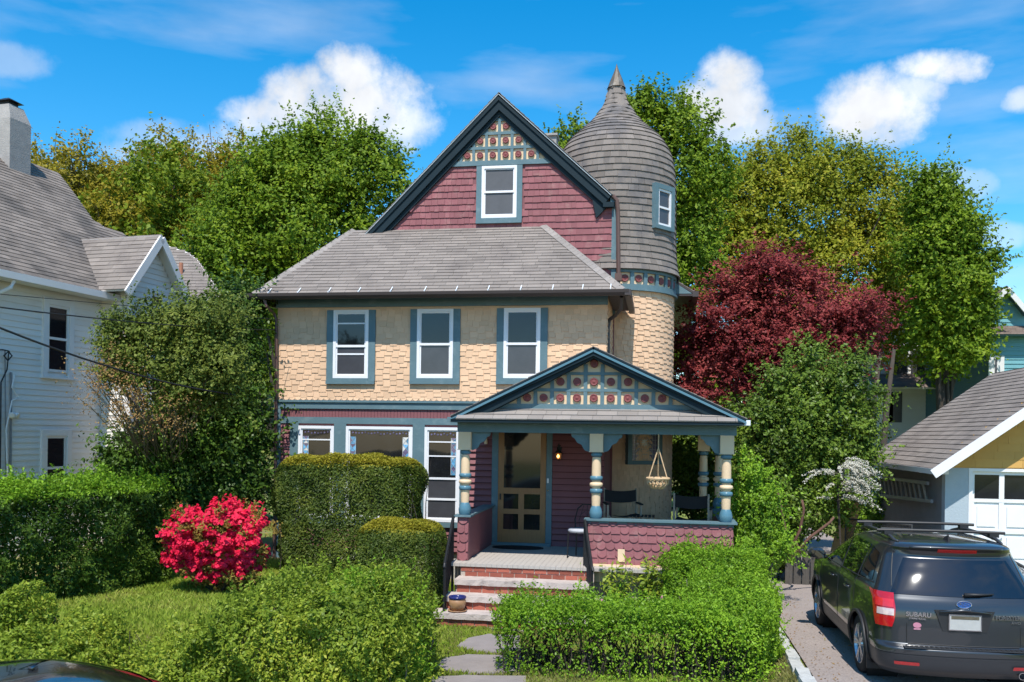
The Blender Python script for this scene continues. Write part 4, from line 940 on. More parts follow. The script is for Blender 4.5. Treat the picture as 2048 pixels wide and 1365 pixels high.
siding('bay_clapboards', dl, y1b, y2b, .3, gA[2]-.15, fx=lambda z: (max(y1b, ymid-(gA[2]-.1-z)/gs), min(y2b, ymid+(gA[2]-.1-z)/gs)), excl=(e3_,))
g = MB(); g.prism([(dl-.001, ymid-(gA[2]-.1-zlow)/gs, zlow), (dl-.001, ymid+(gA[2]-.1-zlow)/gs, zlow), (dl-.001, ymid, gA[2]-.1)], (-.5, 0, 0)); g.build('gable_wall', 'siding_white', LH)
g = MB(); z = .3
while z < zlow: g.add([(-.0,y1b+.016,z+.115),(dl,y1b+.016,z+.115),(dl,y1b-.002,z),(0,y1b-.002,z),(0,y1b+.02,z),(dl,y1b+.02,z)], [(0,3,2,1),(3,4,5,2)]); z += .115
g.build('bay_side_clapboards', 'siding_white', LH)
for yy, xx, zz in ((y1b-.01, dl, zlow), (y2b-.1, dl, zlow)): B('corner_board', 'trim_white', LH, (xx-.1, xx+.03, yy-.02, yy+.11, .3, zz))
g = MB(); g.tube([(.06, yc, .3), (.06, yc, zg-.1)], .035, 8); g.build('downspout', 'trim_white', LH)
# roofs
sl = math.tan(radians(43)); nrm = (sin(radians(43)), 0, cos(radians(43))); kk = nrm[0]*.38+nrm[2]*zg
RP = lambda px, py: Lr(px, py, nrm, kk)
poly = [(.38, -9, zg), (.38, yge, zg)]+[RP(a, b) for a, b in ((250,470),(215,458),(185,440),(150,390),(118,348),(45,320),(-80,292))]
poly.append((poly[-1][0], -9, poly[-1][2])); print('roofpoly', [tuple(round(c, 1) for c in p) for p in poly])
roof_plane(LH, 'main_roof', poly, 'shingle_left', .135, .31, .08, 'trim_white', (0, 1))
g = MB(); g.box(.36, .48, -9, yge+.05, zg-.14, zg-.01); g.box(.05, .359, -9, yge, zg-.13, zg-.09); g.build('gutter', 'trim_white', LH)
g = MB(); q = LX(28, 560, .42); g.tube([(.42, q[1], q[2]-.02), (.40, q[1]-.05, q[2]-.15), (.2, q[1]-.2, q[2]-.3), (.06, q[1]-.3, q[2]-.4), (.06, q[1]-.3, .4)], .038, 8); g.build('downspout', 'trim_white', LH)
for s in (-1, 1):
    e = (dl+.27, ymid+s*(hw+.06), zlow-.06*gs); xb = -1.5
    P = [(e[0], e[1], e[2]), (xb, e[1], e[2]), (xb-1.2, ymid, gA[2]), (e[0], ymid, gA[2])]
    if s < 0: P = [P[1], P[0], P[3], P[2]]
    roof_plane(LH, 'dormer_roof', P, 'shingle', .13, .3, .05, 'trim_white')
    g = MB(); g.bar((e[0]+.01, e[1], e[2]-.09), (e[0]+.01, ymid, gA[2]-.09), .04, .17, (0,0,1)); g.build('rake_board', 'trim_white', LH)
# lower rear wing roof
n2 = Vector((.25, -.62, .74)).normalized(); a = LX(378, 604, dl-.3); k2 = n2.dot(Vector(a)+Vector((0,.6,0)))
WR = lambda px, py: Lr(px, py, tuple(n2), k2)
roof_plane(LH, 'rear_roof', [WR(330, 650), WR(485, 650), WR(395, 520), WR(375, 505), WR(330, 490)], 'shingle', .135, .31, .06, 'trim_white')
q = WR(362, 548); g = MB(); g.tube([(q[0], q[1], q[2]-.1), (q[0], q[1], q[2]+.28)], .05, 8); g.build('vent_pipe', 'terracotta', LH)
# chimney
c = RP(18, 322); g = MB(); zt = Lr(18, 215, (0,1,0), c[1])[2]
g.box(c[0]-.38, c[0]+.30, c[1]-.28, c[1]+.32, c[2]-1.2, zt-.35); g.hexa([(c[0]-.38,c[1]-.28,zt-.35),(c[0]+.30,c[1]-.28,zt-.35),(c[0]+.30,c[1]+.32,zt-.35),(c[0]-.38,c[1]+.32,zt-.35),(c[0]-.3,c[1]-.2,zt),(c[0]+.18,c[1]-.2,zt),(c[0]+.18,c[1]+.22,zt),(c[0]-.3,c[1]+.22,zt)])
ch = g.build('chimney', 'stucco', LH); g = MB(); g.box(c[0]-.2, c[0]+.1, c[1]-.12, c[1]+.14, zt, zt+.1); g.hexa([(c[0]-.3,c[1]-.2,zt+.1),(c[0]+.2,c[1]-.2,zt+.1),(c[0]+.2,c[1]+.22,zt+.1),(c[0]-.3,c[1]+.22,zt+.1),(c[0]-.12,c[1]-.05,zt+.2),(c[0]+.02,c[1]-.05,zt+.2),(c[0]+.02,c[1]+.05,zt+.2),(c[0]-.12,c[1]+.05,zt+.2)]); g.build('chimney_cap', 'iron', ch)
# conduit, cables, flood lamp
lx_ = lambda px, py, x=.06: LX(px, py, x)
g = MB(); g.tube([lx_(22, 745), lx_(21, 980)], .022, 6); g.tube([lx_(10, 700), lx_(12, 980)], .012, 6); g.build('conduit', 'pipe_grey', LH)
g = MB(); g.tube([lx_(-20,700,.1), lx_(6,700,.12), lx_(16,702,.12), lx_(24,712,.12), lx_(16,722,.12), lx_(8,712,.12), lx_(18,702,.12), lx_(14,740,.1), lx_(2,765,.1), lx_(0,980,.1)], .014, 6); g.build('service_cable', 'cable', LH)
g = MB(); g.tube([lx_(29,750,.1), lx_(24,775,.12), lx_(36,795,.12), lx_(24,802,.1), lx_(18,830,.1), lx_(12,860,.1), lx_(16,980,.1)], .015, 6); g.build('white_cable', 'trim_white', LH)
g = MB(); p = lx_(24, 830, .12); g.lathe_dir(p, (.6,-.7,-.3), [(.0,-.08),(.03,-.07),(.06,.02),(.06,.05),(0,.03)], 10); p = lx_(32, 830, .12); g.lathe_dir(p, (.9,.3,-.3), [(.0,-.08),(.03,-.07),(.05,.02),(.05,.05),(0,.03)], 10); g.build('flood_lamp', 'trim_white', LH, True)
# wires across
def wire(name, a, b, sag, r, lab):
    a, b = Vector(a), Vector(b); P = [a.lerp(b, k/16)-Vector((0,0,sag*4*(k/16)*(1-k/16))) for k in range(17)]
    g = MB(); g.tube(P, r, 5); tag(g.build(name, 'cable', None), lab, 'wire')
wire('overhead_wire', D(-40, 610, 9), (X0, YW-.1, W(555, 661, YW)[2]), .06, .008, 'thin black wire running level in front of the white house to the painted house corner')
wire('overhead_wire', D(-40, 640, 10), D(470, 790, 14.2), .12, .013, 'thick black service cable sloping down over the leafy shrub')
wire('overhead_wire', D(-40, 585, 12), D(560, 640, 17), .0, .005, 'faintest and highest of the wires in front of the white house')
# ------------------------------------------------------------------ garage
YA = 18.0; yo = 17.5; GE = W(1868, 938, yo); XS = W(1890, 1000, YA)[0]; YB = YA+5.3; yob = 23.2
RG = W(1985, 748, yob); gsl = (RG[2]-GE[2])/(RG[0]-GE[0]); xr_ = RG[0]; XE = 2*xr_-XS; GA = empty('garage', (0,0,0)); tag(GA, 'low garage with grey shingle roof, ochre gable and white panel door behind the dark car', 'garage')
print('garage', GE, XS, RG, gsl)
x36 = W(1937, 1000, YA)[0]; zdt = W(1960, 937, YA)[2]; XD1 = xr_+(xr_-x36)
BS('front_wall', 'garage_block', GA, (XS, x36, YA, YA+.2, 0, zdt), (XD1, XE, YA, YA+.2, 0, zdt)); B('side_wall', 'garage_side', GA, (XS+.001, XS+.2, YA+.201, YB, 0, GE[2]+.25)); B('far_side_wall', 'garage_side', GA, (XE-.2, XE, YA+.201, YB, 0, GE[2]+.25))
g = MB(); tp = lambda x: GE[2]+gsl*(min(x, 2*xr_-x)-GE[0])-.02
g.prism([(XS, YA, zdt+.001), (XE, YA, zdt+.001), (XE, YA, max(tp(XE), zdt+.01)), (xr_, YA, tp(xr_)), (XS, YA, max(tp(XS), zdt+.01))], (0, .15, 0)); g.build('gable_wall', 'ochre', GA)
g = MB(); shingles(g, rows_of(zdt+.02, tp(xr_)-.1, .15, lambda z: (max(XS, GE[0]+(z-GE[2]+.05)/gsl), min(XE, 2*xr_-GE[0]-(z-GE[2]+.05)/gsl))), fy(YA), .42, .2, 'plain', .002, .012); g.build('gable_shingles', 'ochre', GA)
ns = Vector((-gsl, 0, 1)).normalized()
roof_plane(GA, 'roof', [(GE[0], yob, GE[2]), (GE[0], yo, GE[2]), (xr_, yo, RG[2]), (xr_, yob, RG[2])], 'shingle', .15, .31, .07, 'trim_white')
roof_plane(GA, 'roof', [(2*xr_-GE[0], yo, GE[2]), (2*xr_-GE[0], yob, GE[2]), (xr_, yob, RG[2]), (xr_, yo, RG[2])], 'shingle', .15, .31, .07, 'trim_white')
g = MB(); g.bar((GE[0]-.02, yo-.02, GE[2]-.10), (xr_, yo-.02, RG[2]-.08), .035, .17); g.bar((2*xr_-GE[0], yo-.02, GE[2]-.10), (xr_, yo-.02, RG[2]-.08), .035, .17); g.build('rake_board', 'white', GA)
B('eave_board', 'trim_white', GA, (GE[0]-.03, GE[0]+.0, yo, yob, GE[2]-.10, GE[2]-.0))
for k in range(9): B('rafter_tail', 'trim_white', GA, (GE[0]+.01, XS, yo+.3+k*.62, yo+.36+k*.62, GE[2]-.11, GE[2]-.02))
gd = empty('garage_door'); gd.parent = GA
g = MB(); xa, xb = x36+.07, XD1-.07; ncol = 8; cw = (xb-xa)/ncol
g.box(xa, xb, YA+.07, YA+.1, 0, zdt-.06); rh = (zdt-.06)/4
for i in range(4):
    for k in range(ncol+1): g.box(xa+cw*k-.045*(k > 0), xa+cw*k+.045*(k < ncol), YA+.045, YA+.071, i*rh+.07, (i+1)*rh-.001)
    g.box(xa, xb, YA+.044, YA+.0705, i*rh+.004, i*rh+.069); 
    for k in range(ncol): 
        if i < 3: g.box(xa+cw*k+.1, xa+cw*(k+1)-.1, YA+.05, YA+.071, i*rh+.13, (i+1)*rh-.07)
g.box(xa, xb, YA+.043, YA+.0705, 4*rh-.06, 4*rh-.0); g.build('door_panel', 'white', gd)
for k in range(ncol): B('door_window', 'glass_room', gd, (xa+cw*k+.045, xa+cw*(k+1)-.045, YA+.06, YA+.0715, 3*rh+.07, 4*rh-.061))
g = MB(); p = W(1995, 1080, YA); g.tube([(p[0]-.08,YA+.04,p[2]+.03),(p[0]-.07,YA+.0,p[2]),(p[0]+.07,YA+.0,p[2]),(p[0]+.08,YA+.04,p[2]+.03)], .012, 6); g.build('door_handle', 'chrome', gd)
B('door_frame', 'white', GA, (x36, x36+.068, YA-.01, YA+.12, 0, zdt-.001), (x36+.069, XD1-.069, YA-.011, YA+.12, zdt-.058, zdt-.001), (XD1-.068, XD1, YA-.01, YA+.12, 0, zdt-.001))
def XP(px, py, X): r = ray(px, py); t = X/r[0]; return (X, r[1]*t, EYE+r[2]*t)
# ladder hung on the garage side
ld = empty('ladder', XP(1800, 980, XS-.12)); tag(ld, 'weathered grey ladder hung sideways on the garage side wall under the eave', 'ladder'); ld.location = (0,0,0)
a0, a1 = Vector(XP(1748, 953, XS-.1)), Vector(XP(1856, 967, XS-.1)); b0, b1 = Vector(XP(1752, 990, XS-.1)), Vector(XP(1864, 1003, XS-.1))
for a, b in ((a0, a1), (b0, b1)): g = MB(); g.bar(a, b, .05, .07); g.build('rail', 'pipe_grey', ld)
for k in range(1, 13): g = MB(); q = k/13; g.tube([a0.lerp(a1, q), b0.lerp(b1, q)], .028, 6); g.build('rung', 'pale_wood', ld)
# chain link pieces
def chain_fence(name, a, b, h, lab, cat, top=True, arch=False):
    r = empty(name, (0,0,0)); tag(r, lab, cat); a, b = Vector(a), Vector(b); U = Vector((0,0,1)); L_ = (b-a).length
    g = MB(); g.tube([a, a+U*h, b+U*h, b], .022, 7); g.build('frame', 'chain', r)
    g = MB(); s = .07; n = int((L_+h)/s); t = (b-a).normalized()
    for k in range(n):
        d = k*s
        p0, p1 = max(0, d-h), min(L_, d)
        if p1 > p0: g.tube([a+t*p0+U*(d-p0), a+t*p1+U*(d-p1)], .004, 3, False); g.tube([a+t*p0+U*(h-(d-p0)), a+t*p1+U*(h-(d-p1))], .004, 3, False)
    g.build('chain_link', 'chain', r)
zz = lambda px, py: G(px, py, 1.15)
p, q = zz(1792, 1060), zz(1885, 1062)
chain_fence('chain_link_gate', (XS-1.1, YA+.1, .1), (XS-.1, YA-.1, .1), 1.1, 'loose chain link gate leaning beside the garage corner', 'gate')
chain_fence('chain_link_gate', (XS-1.5, YA+1.4, .1), (XS-.5, YA+.3, .1), 1.15, 'second loose chain link gate, farther back along the garage side wall', 'gate')
p, q = G(1985, 1100, 1.25), G(2075, 1150, 1.25)
chain_fence('chain_link_fence', (p[0], p[1], .0), (q[0], q[1], .0), 1.25, 'chain link fence between the right side of the car and the garage door', 'fence')
# dark board fence across the end of the drive
p, q = G(1570, 1160, .1), G(1655, 1160, .1); r = empty('board_fence', (0,0,0)); tag(r, 'low weathered dark board fence across the drive beyond the car', 'fence')
n = 9; L_ = q[0]-p[0]+.6
for k in range(n):
    x = p[0]+L_*k/n; g = MB(); g.box(x, x+L_/n-.02, p[1]-.015, p[1]+.015, .02, .60+random.uniform(-.02,.03)); g.build('board', 'weathered_wood', r)
B('top_rail', 'weathered_wood', r, (p[0]-.05, p[0]+L_+.05, p[1]-.05, p[1]+.05, .635, .68))
p = G(1672, 1120, .0); 
g = MB(); a = W(1655, 1130, 19.4); b = W(1695, 1000, 19.4); g.prism([(a[0],19.4,a[2]),(a[0]+.35,19.4,a[2]),(b[0]+.3,19.4,b[2]),(b[0]-.05,19.4,b[2]+.05)], (0,.05,0)); tag(g.build('plywood_sheet', 'yellow_wood', None), 'upright yellowish plywood sheet half hidden behind the holly left of the garage', 'board')
# ------------------------------------------------------------------ far houses
def far_box(name, m_, par, pxl, pxr, pyt, pyb, Y, dep): a = W(pxl, pyt, Y); b = W(pxr, pyb, Y); return B(name, m_, par, (a[0], b[0], Y, Y+dep, min(0, b[2]), a[2]))
bh = empty('blue_house', (0,0,0)); tag(bh, 'aqua clapboard house with a gable at the far right edge behind the garage roof', 'house')
YH = 36.0
a = W(1978, 665, YH); b = W(2200, 900, YH); B('wall', 'aqua_dark', bh, (a[0], b[0], YH+.05, YH+8, 0, a[2]))
clap('clapboards', a[0], b[0], 0, a[2], YH+.05, .16, 'aqua', bh)
ap = W(2014, 572, YH-.4); el = W(1978, 614, YH-.4); s_ = (ap[2]-el[2])/(ap[0]-el[0]); hw_ = ap[0]-el[0]
g = MB(); g.prism([(ap[0]-hw_, YH, el[2]-.9), (ap[0]+hw_*3, YH, el[2]-.9), (ap[0]+hw_*3, YH, el[2]), (ap[0]+hw_, YH, el[2]), (ap[0], YH, ap[2]-.1), (ap[0]-hw_, YH, el[2])], (0, 8, 0)); g.build('gable_wall', 'aqua', bh)
clap('gable_clapboards', ap[0]-hw_*.7, ap[0]+hw_*.7, el[2]-.85, el[2]+.1, YH, .16, 'aqua', bh)
for s in (-1, 1):
    e = (ap[0]+s*(hw_+.2), YH-.4, ap[2]-(hw_+.2)*s_); P = [e, (e[0], YH+8, e[2]), (ap[0], YH+8, ap[2]), (ap[0], YH-.4, ap[2])]
    if s < 0: P = [P[1], P[0], P[3], P[2]]
    roof_plane(bh, 'roof', P, 'roof_far', .2, .4, .1, 'aqua_dark')
    g = MB(); g.bar((e[0], YH-.42, e[2]-.1), (ap[0], YH-.42, ap[2]-.1), .06, .18); g.build('rake_board', 'white_far', bh)
pz1, pz2 = W(2014, 653, YH)[2], W(2014, 672, YH)[2]; roof_plane(bh, 'pent_roof', [(a[0]-.2, YH-.5, pz2), (b[0], YH-.5, pz2), (b[0], YH-.05, pz1), (a[0]-.2, YH-.05, pz1)], 'roof_far', .14, .2, .08, 'aqua_dark')
x0_, x1_ = W(1972, 730, YH)[0]+.3, W(1994, 730, YH)[0]; B('window', 'white_far', bh, (x0_-.2, x1_+.25, YH-.01, YH+.06, W(1980,755,YH)[2]-1, W(1980,712,YH)[2])); B('pane', 'screen', bh, (x0_, x1_, YH-.02, YH-.011, W(1980,755,YH)[2]-1, W(1980,718,YH)[2]))
wh = empty('distant_white_house', (0,0,0)); tag(wh, 'white house with brown roof glimpsed through the trees left of the aqua house', 'house')
YH = 44.0; a = W(1728, 700, YH); b = W(1868, 900, YH); B('wall', 'white_far', wh, (a[0], b[0], YH, YH+8, 0, W(1830,655,YH)[2]))
clap('clapboards', a[0], b[0], 0, W(1830,655,YH)[2], YH, .18, 'white_far', wh)
z_ = W(1830, 652, YH)[2]; roof_plane(wh, 'roof', [(a[0]-.5, YH-.5, z_), (b[0]+.5, YH-.5, z_), (b[0]-2, YH+4, z_+2.4), (a[0]+2, YH+4, z_+2.4)], 'roof_far', .2, .4, .1, 'roof_far')
for pxa, pya in ((1772, 815), (1790, 815), (1835, 730), (1800, 730)):
    p = W(pxa, pya, YH); B('window', 'glass_screen', wh, (p[0]-.3, p[0]+.3, YH-.04, YH-.026, p[2]-.7, p[2]+.7))
g = MB(); p = W(1820, 775, YH-2); roof_plane(wh, 'porch_roof', [(p[0]-1.5, YH-2, p[2]), (b[0]+1.5, YH-2, p[2]), (b[0]+1.5, YH-.05, p[2]+.7), (p[0]-1.5, YH-.05, p[2]+.7)], 'roof_far', .2, .4, .08, 'white_far')
for x in (p[0]-1.2, b[0]+1.2): B('porch_post', 'white_far', wh, (x-.1, x+.1, YH-1.9, YH-1.7, 0, p[2]-.08))
# ------------------------------------------------------------------ plants
def tube_tree(base, tips, r0, mid=.45, jit=.15):
    g = MB(); base = Vector(base)
    for t, r in tips:
        t = Vector(t); n = 7; P = []; R = []
        for k in range(n):
            q = k/(n-1); p = base.lerp(t, q); p.x = base.x+(t.x-base.x)*q**1.5; p.y = base.y+(t.y-base.y)*q**1.5; p.z = base.z+(t.z-base.z)*q**.85
            if 0 < k < n-1: p += Vector((random.uniform(-jit, jit), random.uniform(-jit, jit), 0))
            P.append(p); R.append(r*(1-q*.85)+.004)
        g.tube(P, R, 7)
    return g
def blob_px(b, d):           # (px, py, rx_px, ry_px[, dd]) -> centre and radii
    dd = d+(b[4] if len(b) > 4 else 0); c = D(b[0], b[1], dd); return (c, b[2]*dd/F, b[3]*dd/F)
def crown_pts(blobs, nclump, nleaf, cr, flat=.75, cull=.35, inner=.5, up=.35, spur=.14, feather=.6, lift=.45):
    w = np.array([rx*rz for c, rx, rz in blobs]); w = w/w.sum(); cs = []
    idx = rng.choice(len(blobs), nclump*3, p=w); dirs = rdir(nclump*3); out = []
    for i, dv in zip(idx, dirs):
        c, rx, rz = blobs[i]; ry = (rx+rz)/2
        if dv[1] > cull: continue
        f = rng.uniform(inner, 1.0)**.5*rng.uniform(.88, 1.08); far = rng.uniform() < spur; f = rng.uniform(1.05, 1.25) if far else f
        out.append(((c[0]+dv[0]*rx*f, c[1]+dv[1]*ry*f, c[2]+dv[2]*rz*f), dv))
        if len(out) >= nclump: break
    C = np.array([o[0] for o in out]); DV = np.array([o[1] for o in out]); n = len(C)
    R = cr[0]+(cr[1]-cr[0])*rng.uniform(0, 1, n)**1.4
    per = rng.integers(int(nleaf*.6), int(nleaf*1.4), n); rep = np.repeat(np.arange(n), per); m = len(rep)
    d = rdir(m); rad = rng.uniform(.35, 1.0, m)**.6
    L_ = C[rep]+d*(R[rep]*rad)[:,None]*np.array([1, 1, flat])
    if feather:                                     # part of the leaves sit on twigs that reach out and up from the clump
        K = 7; tw = DV[:,None,:]*.55+rng.normal(size=(n,K,3))*.6+np.array([0,0,lift]); tw /= np.linalg.norm(tw, axis=2, keepdims=True)
        kk_ = rng.integers(0, K, m); t_ = rng.uniform(.15, 1.0, m); tl = rng.uniform(1.1, 2.1, (n,K))[rep, kk_]
        Lt = C[rep]+tw[rep, kk_]*(t_*tl*R[rep])[:,None]+rng.normal(size=(m,3))*(R[rep]*.13*(1.25-t_))[:,None]
        L_ = np.where((rng.uniform(size=m) < feather)[:,None], Lt, L_)
    Nn = 0; Nn = d*.55+DV[rep]*.35+np.array([0, -.3, up+.25])+rng.normal(size=(m,3))*.45
    return L_, Nn, C
def tree(name, label, cat, blobs, d, nclump, nleaf, cr, size, lm, trunk=None, bark='bark', group=None, flat=.75, r0=.2, ntips=14, cull=.35, inner=.5, aspect=.6, up=.35, ttop=None, feather=.6, lift=.45):
    bl = [blob_px(b, d) for b in blobs]; L_, Nn, C = crown_pts(bl, nclump, nleaf, cr, flat, cull, inner, up, .14, feather, lift)
    if trunk is None:
        cx = sum(b[0][0] for b in bl)/len(bl); cy = sum(b[0][1] for b in bl)/len(bl); trunk = (cx, cy, H(cx, cy))
    e = empty(name, trunk); tag(e, label, cat, group); T = np.array(trunk)
    quads_mesh('crown', leaf_quads(L_-T, Nn, size, aspect), lm, e)
    tips = []
    for k in rng.choice(len(C), min(ntips, len(C)), replace=False): tips.append((tuple(C[k]-T), r0*random.uniform(.25, .5)))
    zt = max(b[0][2] for b in bl)-T[2]
    g = tube_tree((0,0,-.2), tips+[((bl[0][0][0]-T[0], bl[0][0][1]-T[1], zt), r0)], r0); g.build('trunk', bark, e, True)
    return e
tree('maple_tree', 'tall bright green maple behind the left side of the painted house', 'tree',
     [(640,330,85,60),(700,380,95,75),(560,400,100,80),(620,480,150,110),(480,520,90,80),(720,330,70,50),(780,380,40,50),(520,600,90,70),(645,275,25,30),(600,350,60,60),(560,330,25,25),(460,460,40,40)], 32, 560, 170, (.35,.95), .135, 'leaf_maple', r0=.3, inner=.35)
tree('green_tree', 'bright green tree directly behind the turret', 'tree',
     [(1285,250,45,60),(1360,270,60,50),(1330,380,85,110),(1425,340,40,40),(1370,470,55,80),(1268,225,16,25),(1330,235,22,20),(1150,285,22,20),(1120,300,20,25),(1380,560,60,60),(1200,330,80,60)], 31, 360, 170, (.3,.8), .13, 'leaf_maple', r0=.28, inner=.35)
tree('yellow_green_tree', 'broad yellow green tree behind the red maple', 'tree',
     [(1550,360,70,50),(1650,360,80,50),(1470,420,90,60),(1600,440,130,100),(1750,430,90,80),(1800,480,70,70),(1415,420,50,60),(1440,500,60,80),(1400,560,50,60),(1700,350,50,40),(1540,540,120,100),(1700,560,120,110),(1780,650,90,90),(1590,305,25,22),(1530,330,25,25),(1690,320,25,22),(1620,640,120,100),(1440,360,30,40),(1660,290,10,14),(1590,290,10,12)], 38, 1300, 125, (.35,.9), .14, 'leaf_golden', r0=.3, inner=.3, ntips=24)
tree('dark_maple_tree', 'dense dark green maple above the garage roof', 'tree',
     [(1875,410,35,42),(1870,480,50,55),(1905,480,40,60),(1905,560,62,75),(1925,635,42,50),(1895,700,42,42),(1930,690,32,35),(1880,620,50,55),(1850,370,16,22),(1885,375,14,18)], 33, 430, 170, (.35,.8), .14, 'leaf_maple', r0=.28, inner=.35)
tree('japanese_maple', 'dark red Japanese maple between the turret and the garage', 'tree',
     [(1560,590,95,60),(1460,640,85,50),(1640,620,95,45),(1500,690,110,50),(1400,690,50,50),(1600,700,110,40),(1690,650,55,40),(1420,760,70,50),(1540,770,80,40),(1540,540,40,25),(1490,570,40,30),(1720,630,28,20),(1680,700,50,35)], 21.5, 330, 330, (.28,.6), .085, 'leaf_red', bark='bark_red', r0=.13, flat=.35, inner=.3, ntips=30, up=.8, aspect=.5, feather=.5, lift=.0)
tree('holly_tree', 'glossy green holly with pale trunks right of the porch', 'tree',
     [(1640,760,60,50),(1700,770,40,40),(1600,820,75,60),(1670,840,70,60),(1540,880,70,70),(1620,920,95,70),(1690,930,45,60),(1530,960,50,70),(1590,1000,85,55),(1500,1040,40,60),(1560,760,20,30),(1540,1070,60,40)], 18.2, 330, 300, (.22,.5), .07, 'leaf_holly', trunk=G(1575, 1130, .1), bark='bark_light', r0=.07, inner=.3, ntips=22)
g = MB()
for P in ([(1568,1120),(1572,1060),(1566,1040),(1560,1000),(1552,975)], [(1572,1118),(1600,1060),(1608,1020),(1604,1000)], [(1576,1122),(1620,1075),(1660,1045),(1668,1035)], [(1600,1110),(1590,1080)]):
    pts = [D(a, b, 16.6) for a, b in P]; g.tube(pts, [.032*(1-.12*i) for i in range(len(pts))], 7)
tag(g.build('fallen_branch', 'bark_red', None, True), 'bare reddish crooked stems standing in front of the holly at the hedge end', 'branches')
tree('porch_shrub', 'leafy light green shrub against the right end of the porch', 'shrub', [(1500,950,22,60),(1515,1030,35,60),(1490,1080,25,40),(1540,1090,30,35)], 15.4, 70, 230, (.15,.32), .05, 'leaf_privet', r0=.03, ntips=10)
tree('orange_shrub', 'small orange leaved plant seen through the right porch opening', 'shrub', [(1395,880,22,16)], 23, 12, 90, (.12,.25), .07, 'leaf_azalea', r0=.03, ntips=5)
tree('garden_shrub', 'green shrub seen through the opening at the right end of the porch', 'shrub', [(1385,940,45,50),(1400,1000,40,40),(1380,900,40,30),(1420,900,30,40)], 21, 90, 200, (.25,.5), .08, 'leaf_holly', r0=.05)
wb = D(1688, 958, 17.2); e = empty('white_bush', (wb[0], wb[1], .1)); tag(e, 'white flowering bush with arching sprays between the holly and the garage', 'bush'); P = []; NN = []; g = MB(); zc_ = wb[2]-.1
for k in range(60):
    a = random.uniform(-.9, .9) if k % 5 else random.uniform(0, 6.28); L_ = random.uniform(.35, .85); dx, dy = cos(a)*L_, -abs(sin(a))*L_*.5; z0_ = zc_+random.uniform(-.45, .35); pts = []
    for j in range(9): q = j/8; pts.append((dx*q-.12, dy*q, z0_+.28*q-.55*L_*q*q))
    g.tube([(0,0,0), pts[0]]+pts, [.006]*2+[.004]*9, 3, False)
    for j in range(90): q = random.uniform(.25, 1); P.append((dx*q-.12+random.gauss(0,.014), dy*q+random.gauss(0,.014), z0_+.28*q-.55*L_*q*q+random.gauss(0,.014))); NN.append((random.gauss(0,.6), -.5, .6+random.gauss(0,.4)))
quads_mesh('blossom', leaf_quads(np.array(P), np.array(NN), .028, .8), 'petal_white', e); g.build('stems', 'bark', e)
tree('lawn_shrub', 'bright green low shrub by the garage side wall', 'shrub', [(1740,1050,40,25),(1725,1020,30,20)], 22, 40, 200, (.15,.4), .06, 'leaf_privet', r0=.03)
tree('leafy_shrub', 'large leafy shrub with thin grey stems in front of the white house', 'shrub',
     [(330,650,75,35),(250,670,45,40),(405,670,75,50),(300,720,80,50),(400,750,85,70),(240,730,30,40),(435,690,40,60),(450,640,35,40)], 14.3, 270, 190, (.14,.32), .052, 'leaf_shrub', trunk=G(345, 1085, .35), bark='bark_light', r0=.05, inner=.15, ntips=44)
tree('budding_shrub', 'sparse brown budded twigs on the left side of the leafy shrub', 'shrub', [(220,780,50,50),(180,740,30,30),(270,830,60,45),(240,760,60,60),(340,820,80,50)], 14.0, 130, 26, (.1,.25), .035, 'leaf_brown', trunk=G(340, 1080, .35), bark='bark_light', r0=.022, inner=.2, ntips=75)
tree('tall_privet', 'tall dark screening privet filling the gap left of the painted house', 'hedge',
     [(470,620,38,35),(475,700,36,80),(440,700,60,80),(470,800,46,80),(420,820,80,80),(460,900,62,80),(380,900,80,70),(330,930,60,60),(290,960,50,50),(480,960,48,60),(400,980,90,70),(250,930,30,40)], 17.5, 520, 260, (.28,.55), .075, 'leaf_dark', r0=.06, inner=.3, ntips=20)
for px_, t_, lab in ((1712, 1700, 'leftmost of three slim dark trunks in front of the distant white house'), (1735, 1745, 'middle one of three slim dark trunks in front of the distant white house'), (1762, 1785, 'rightmost and thickest of three slim dark trunks in front of the distant white house')):
    b_ = G(px_, 1000, 0); b_ = D(px_, 960, 31); t__ = D(px_+26, 700, 32); g = MB(); m_ = D(px_+10, 830, 31.5)
    g.tube([(b_[0], b_[1], -.2), b_, m_, t__], [.15, .13, .10, .06], 8); tag(g.build('tree_trunk', 'bark', None, True), lab, 'tree trunk', 'slim trunks behind the garage')
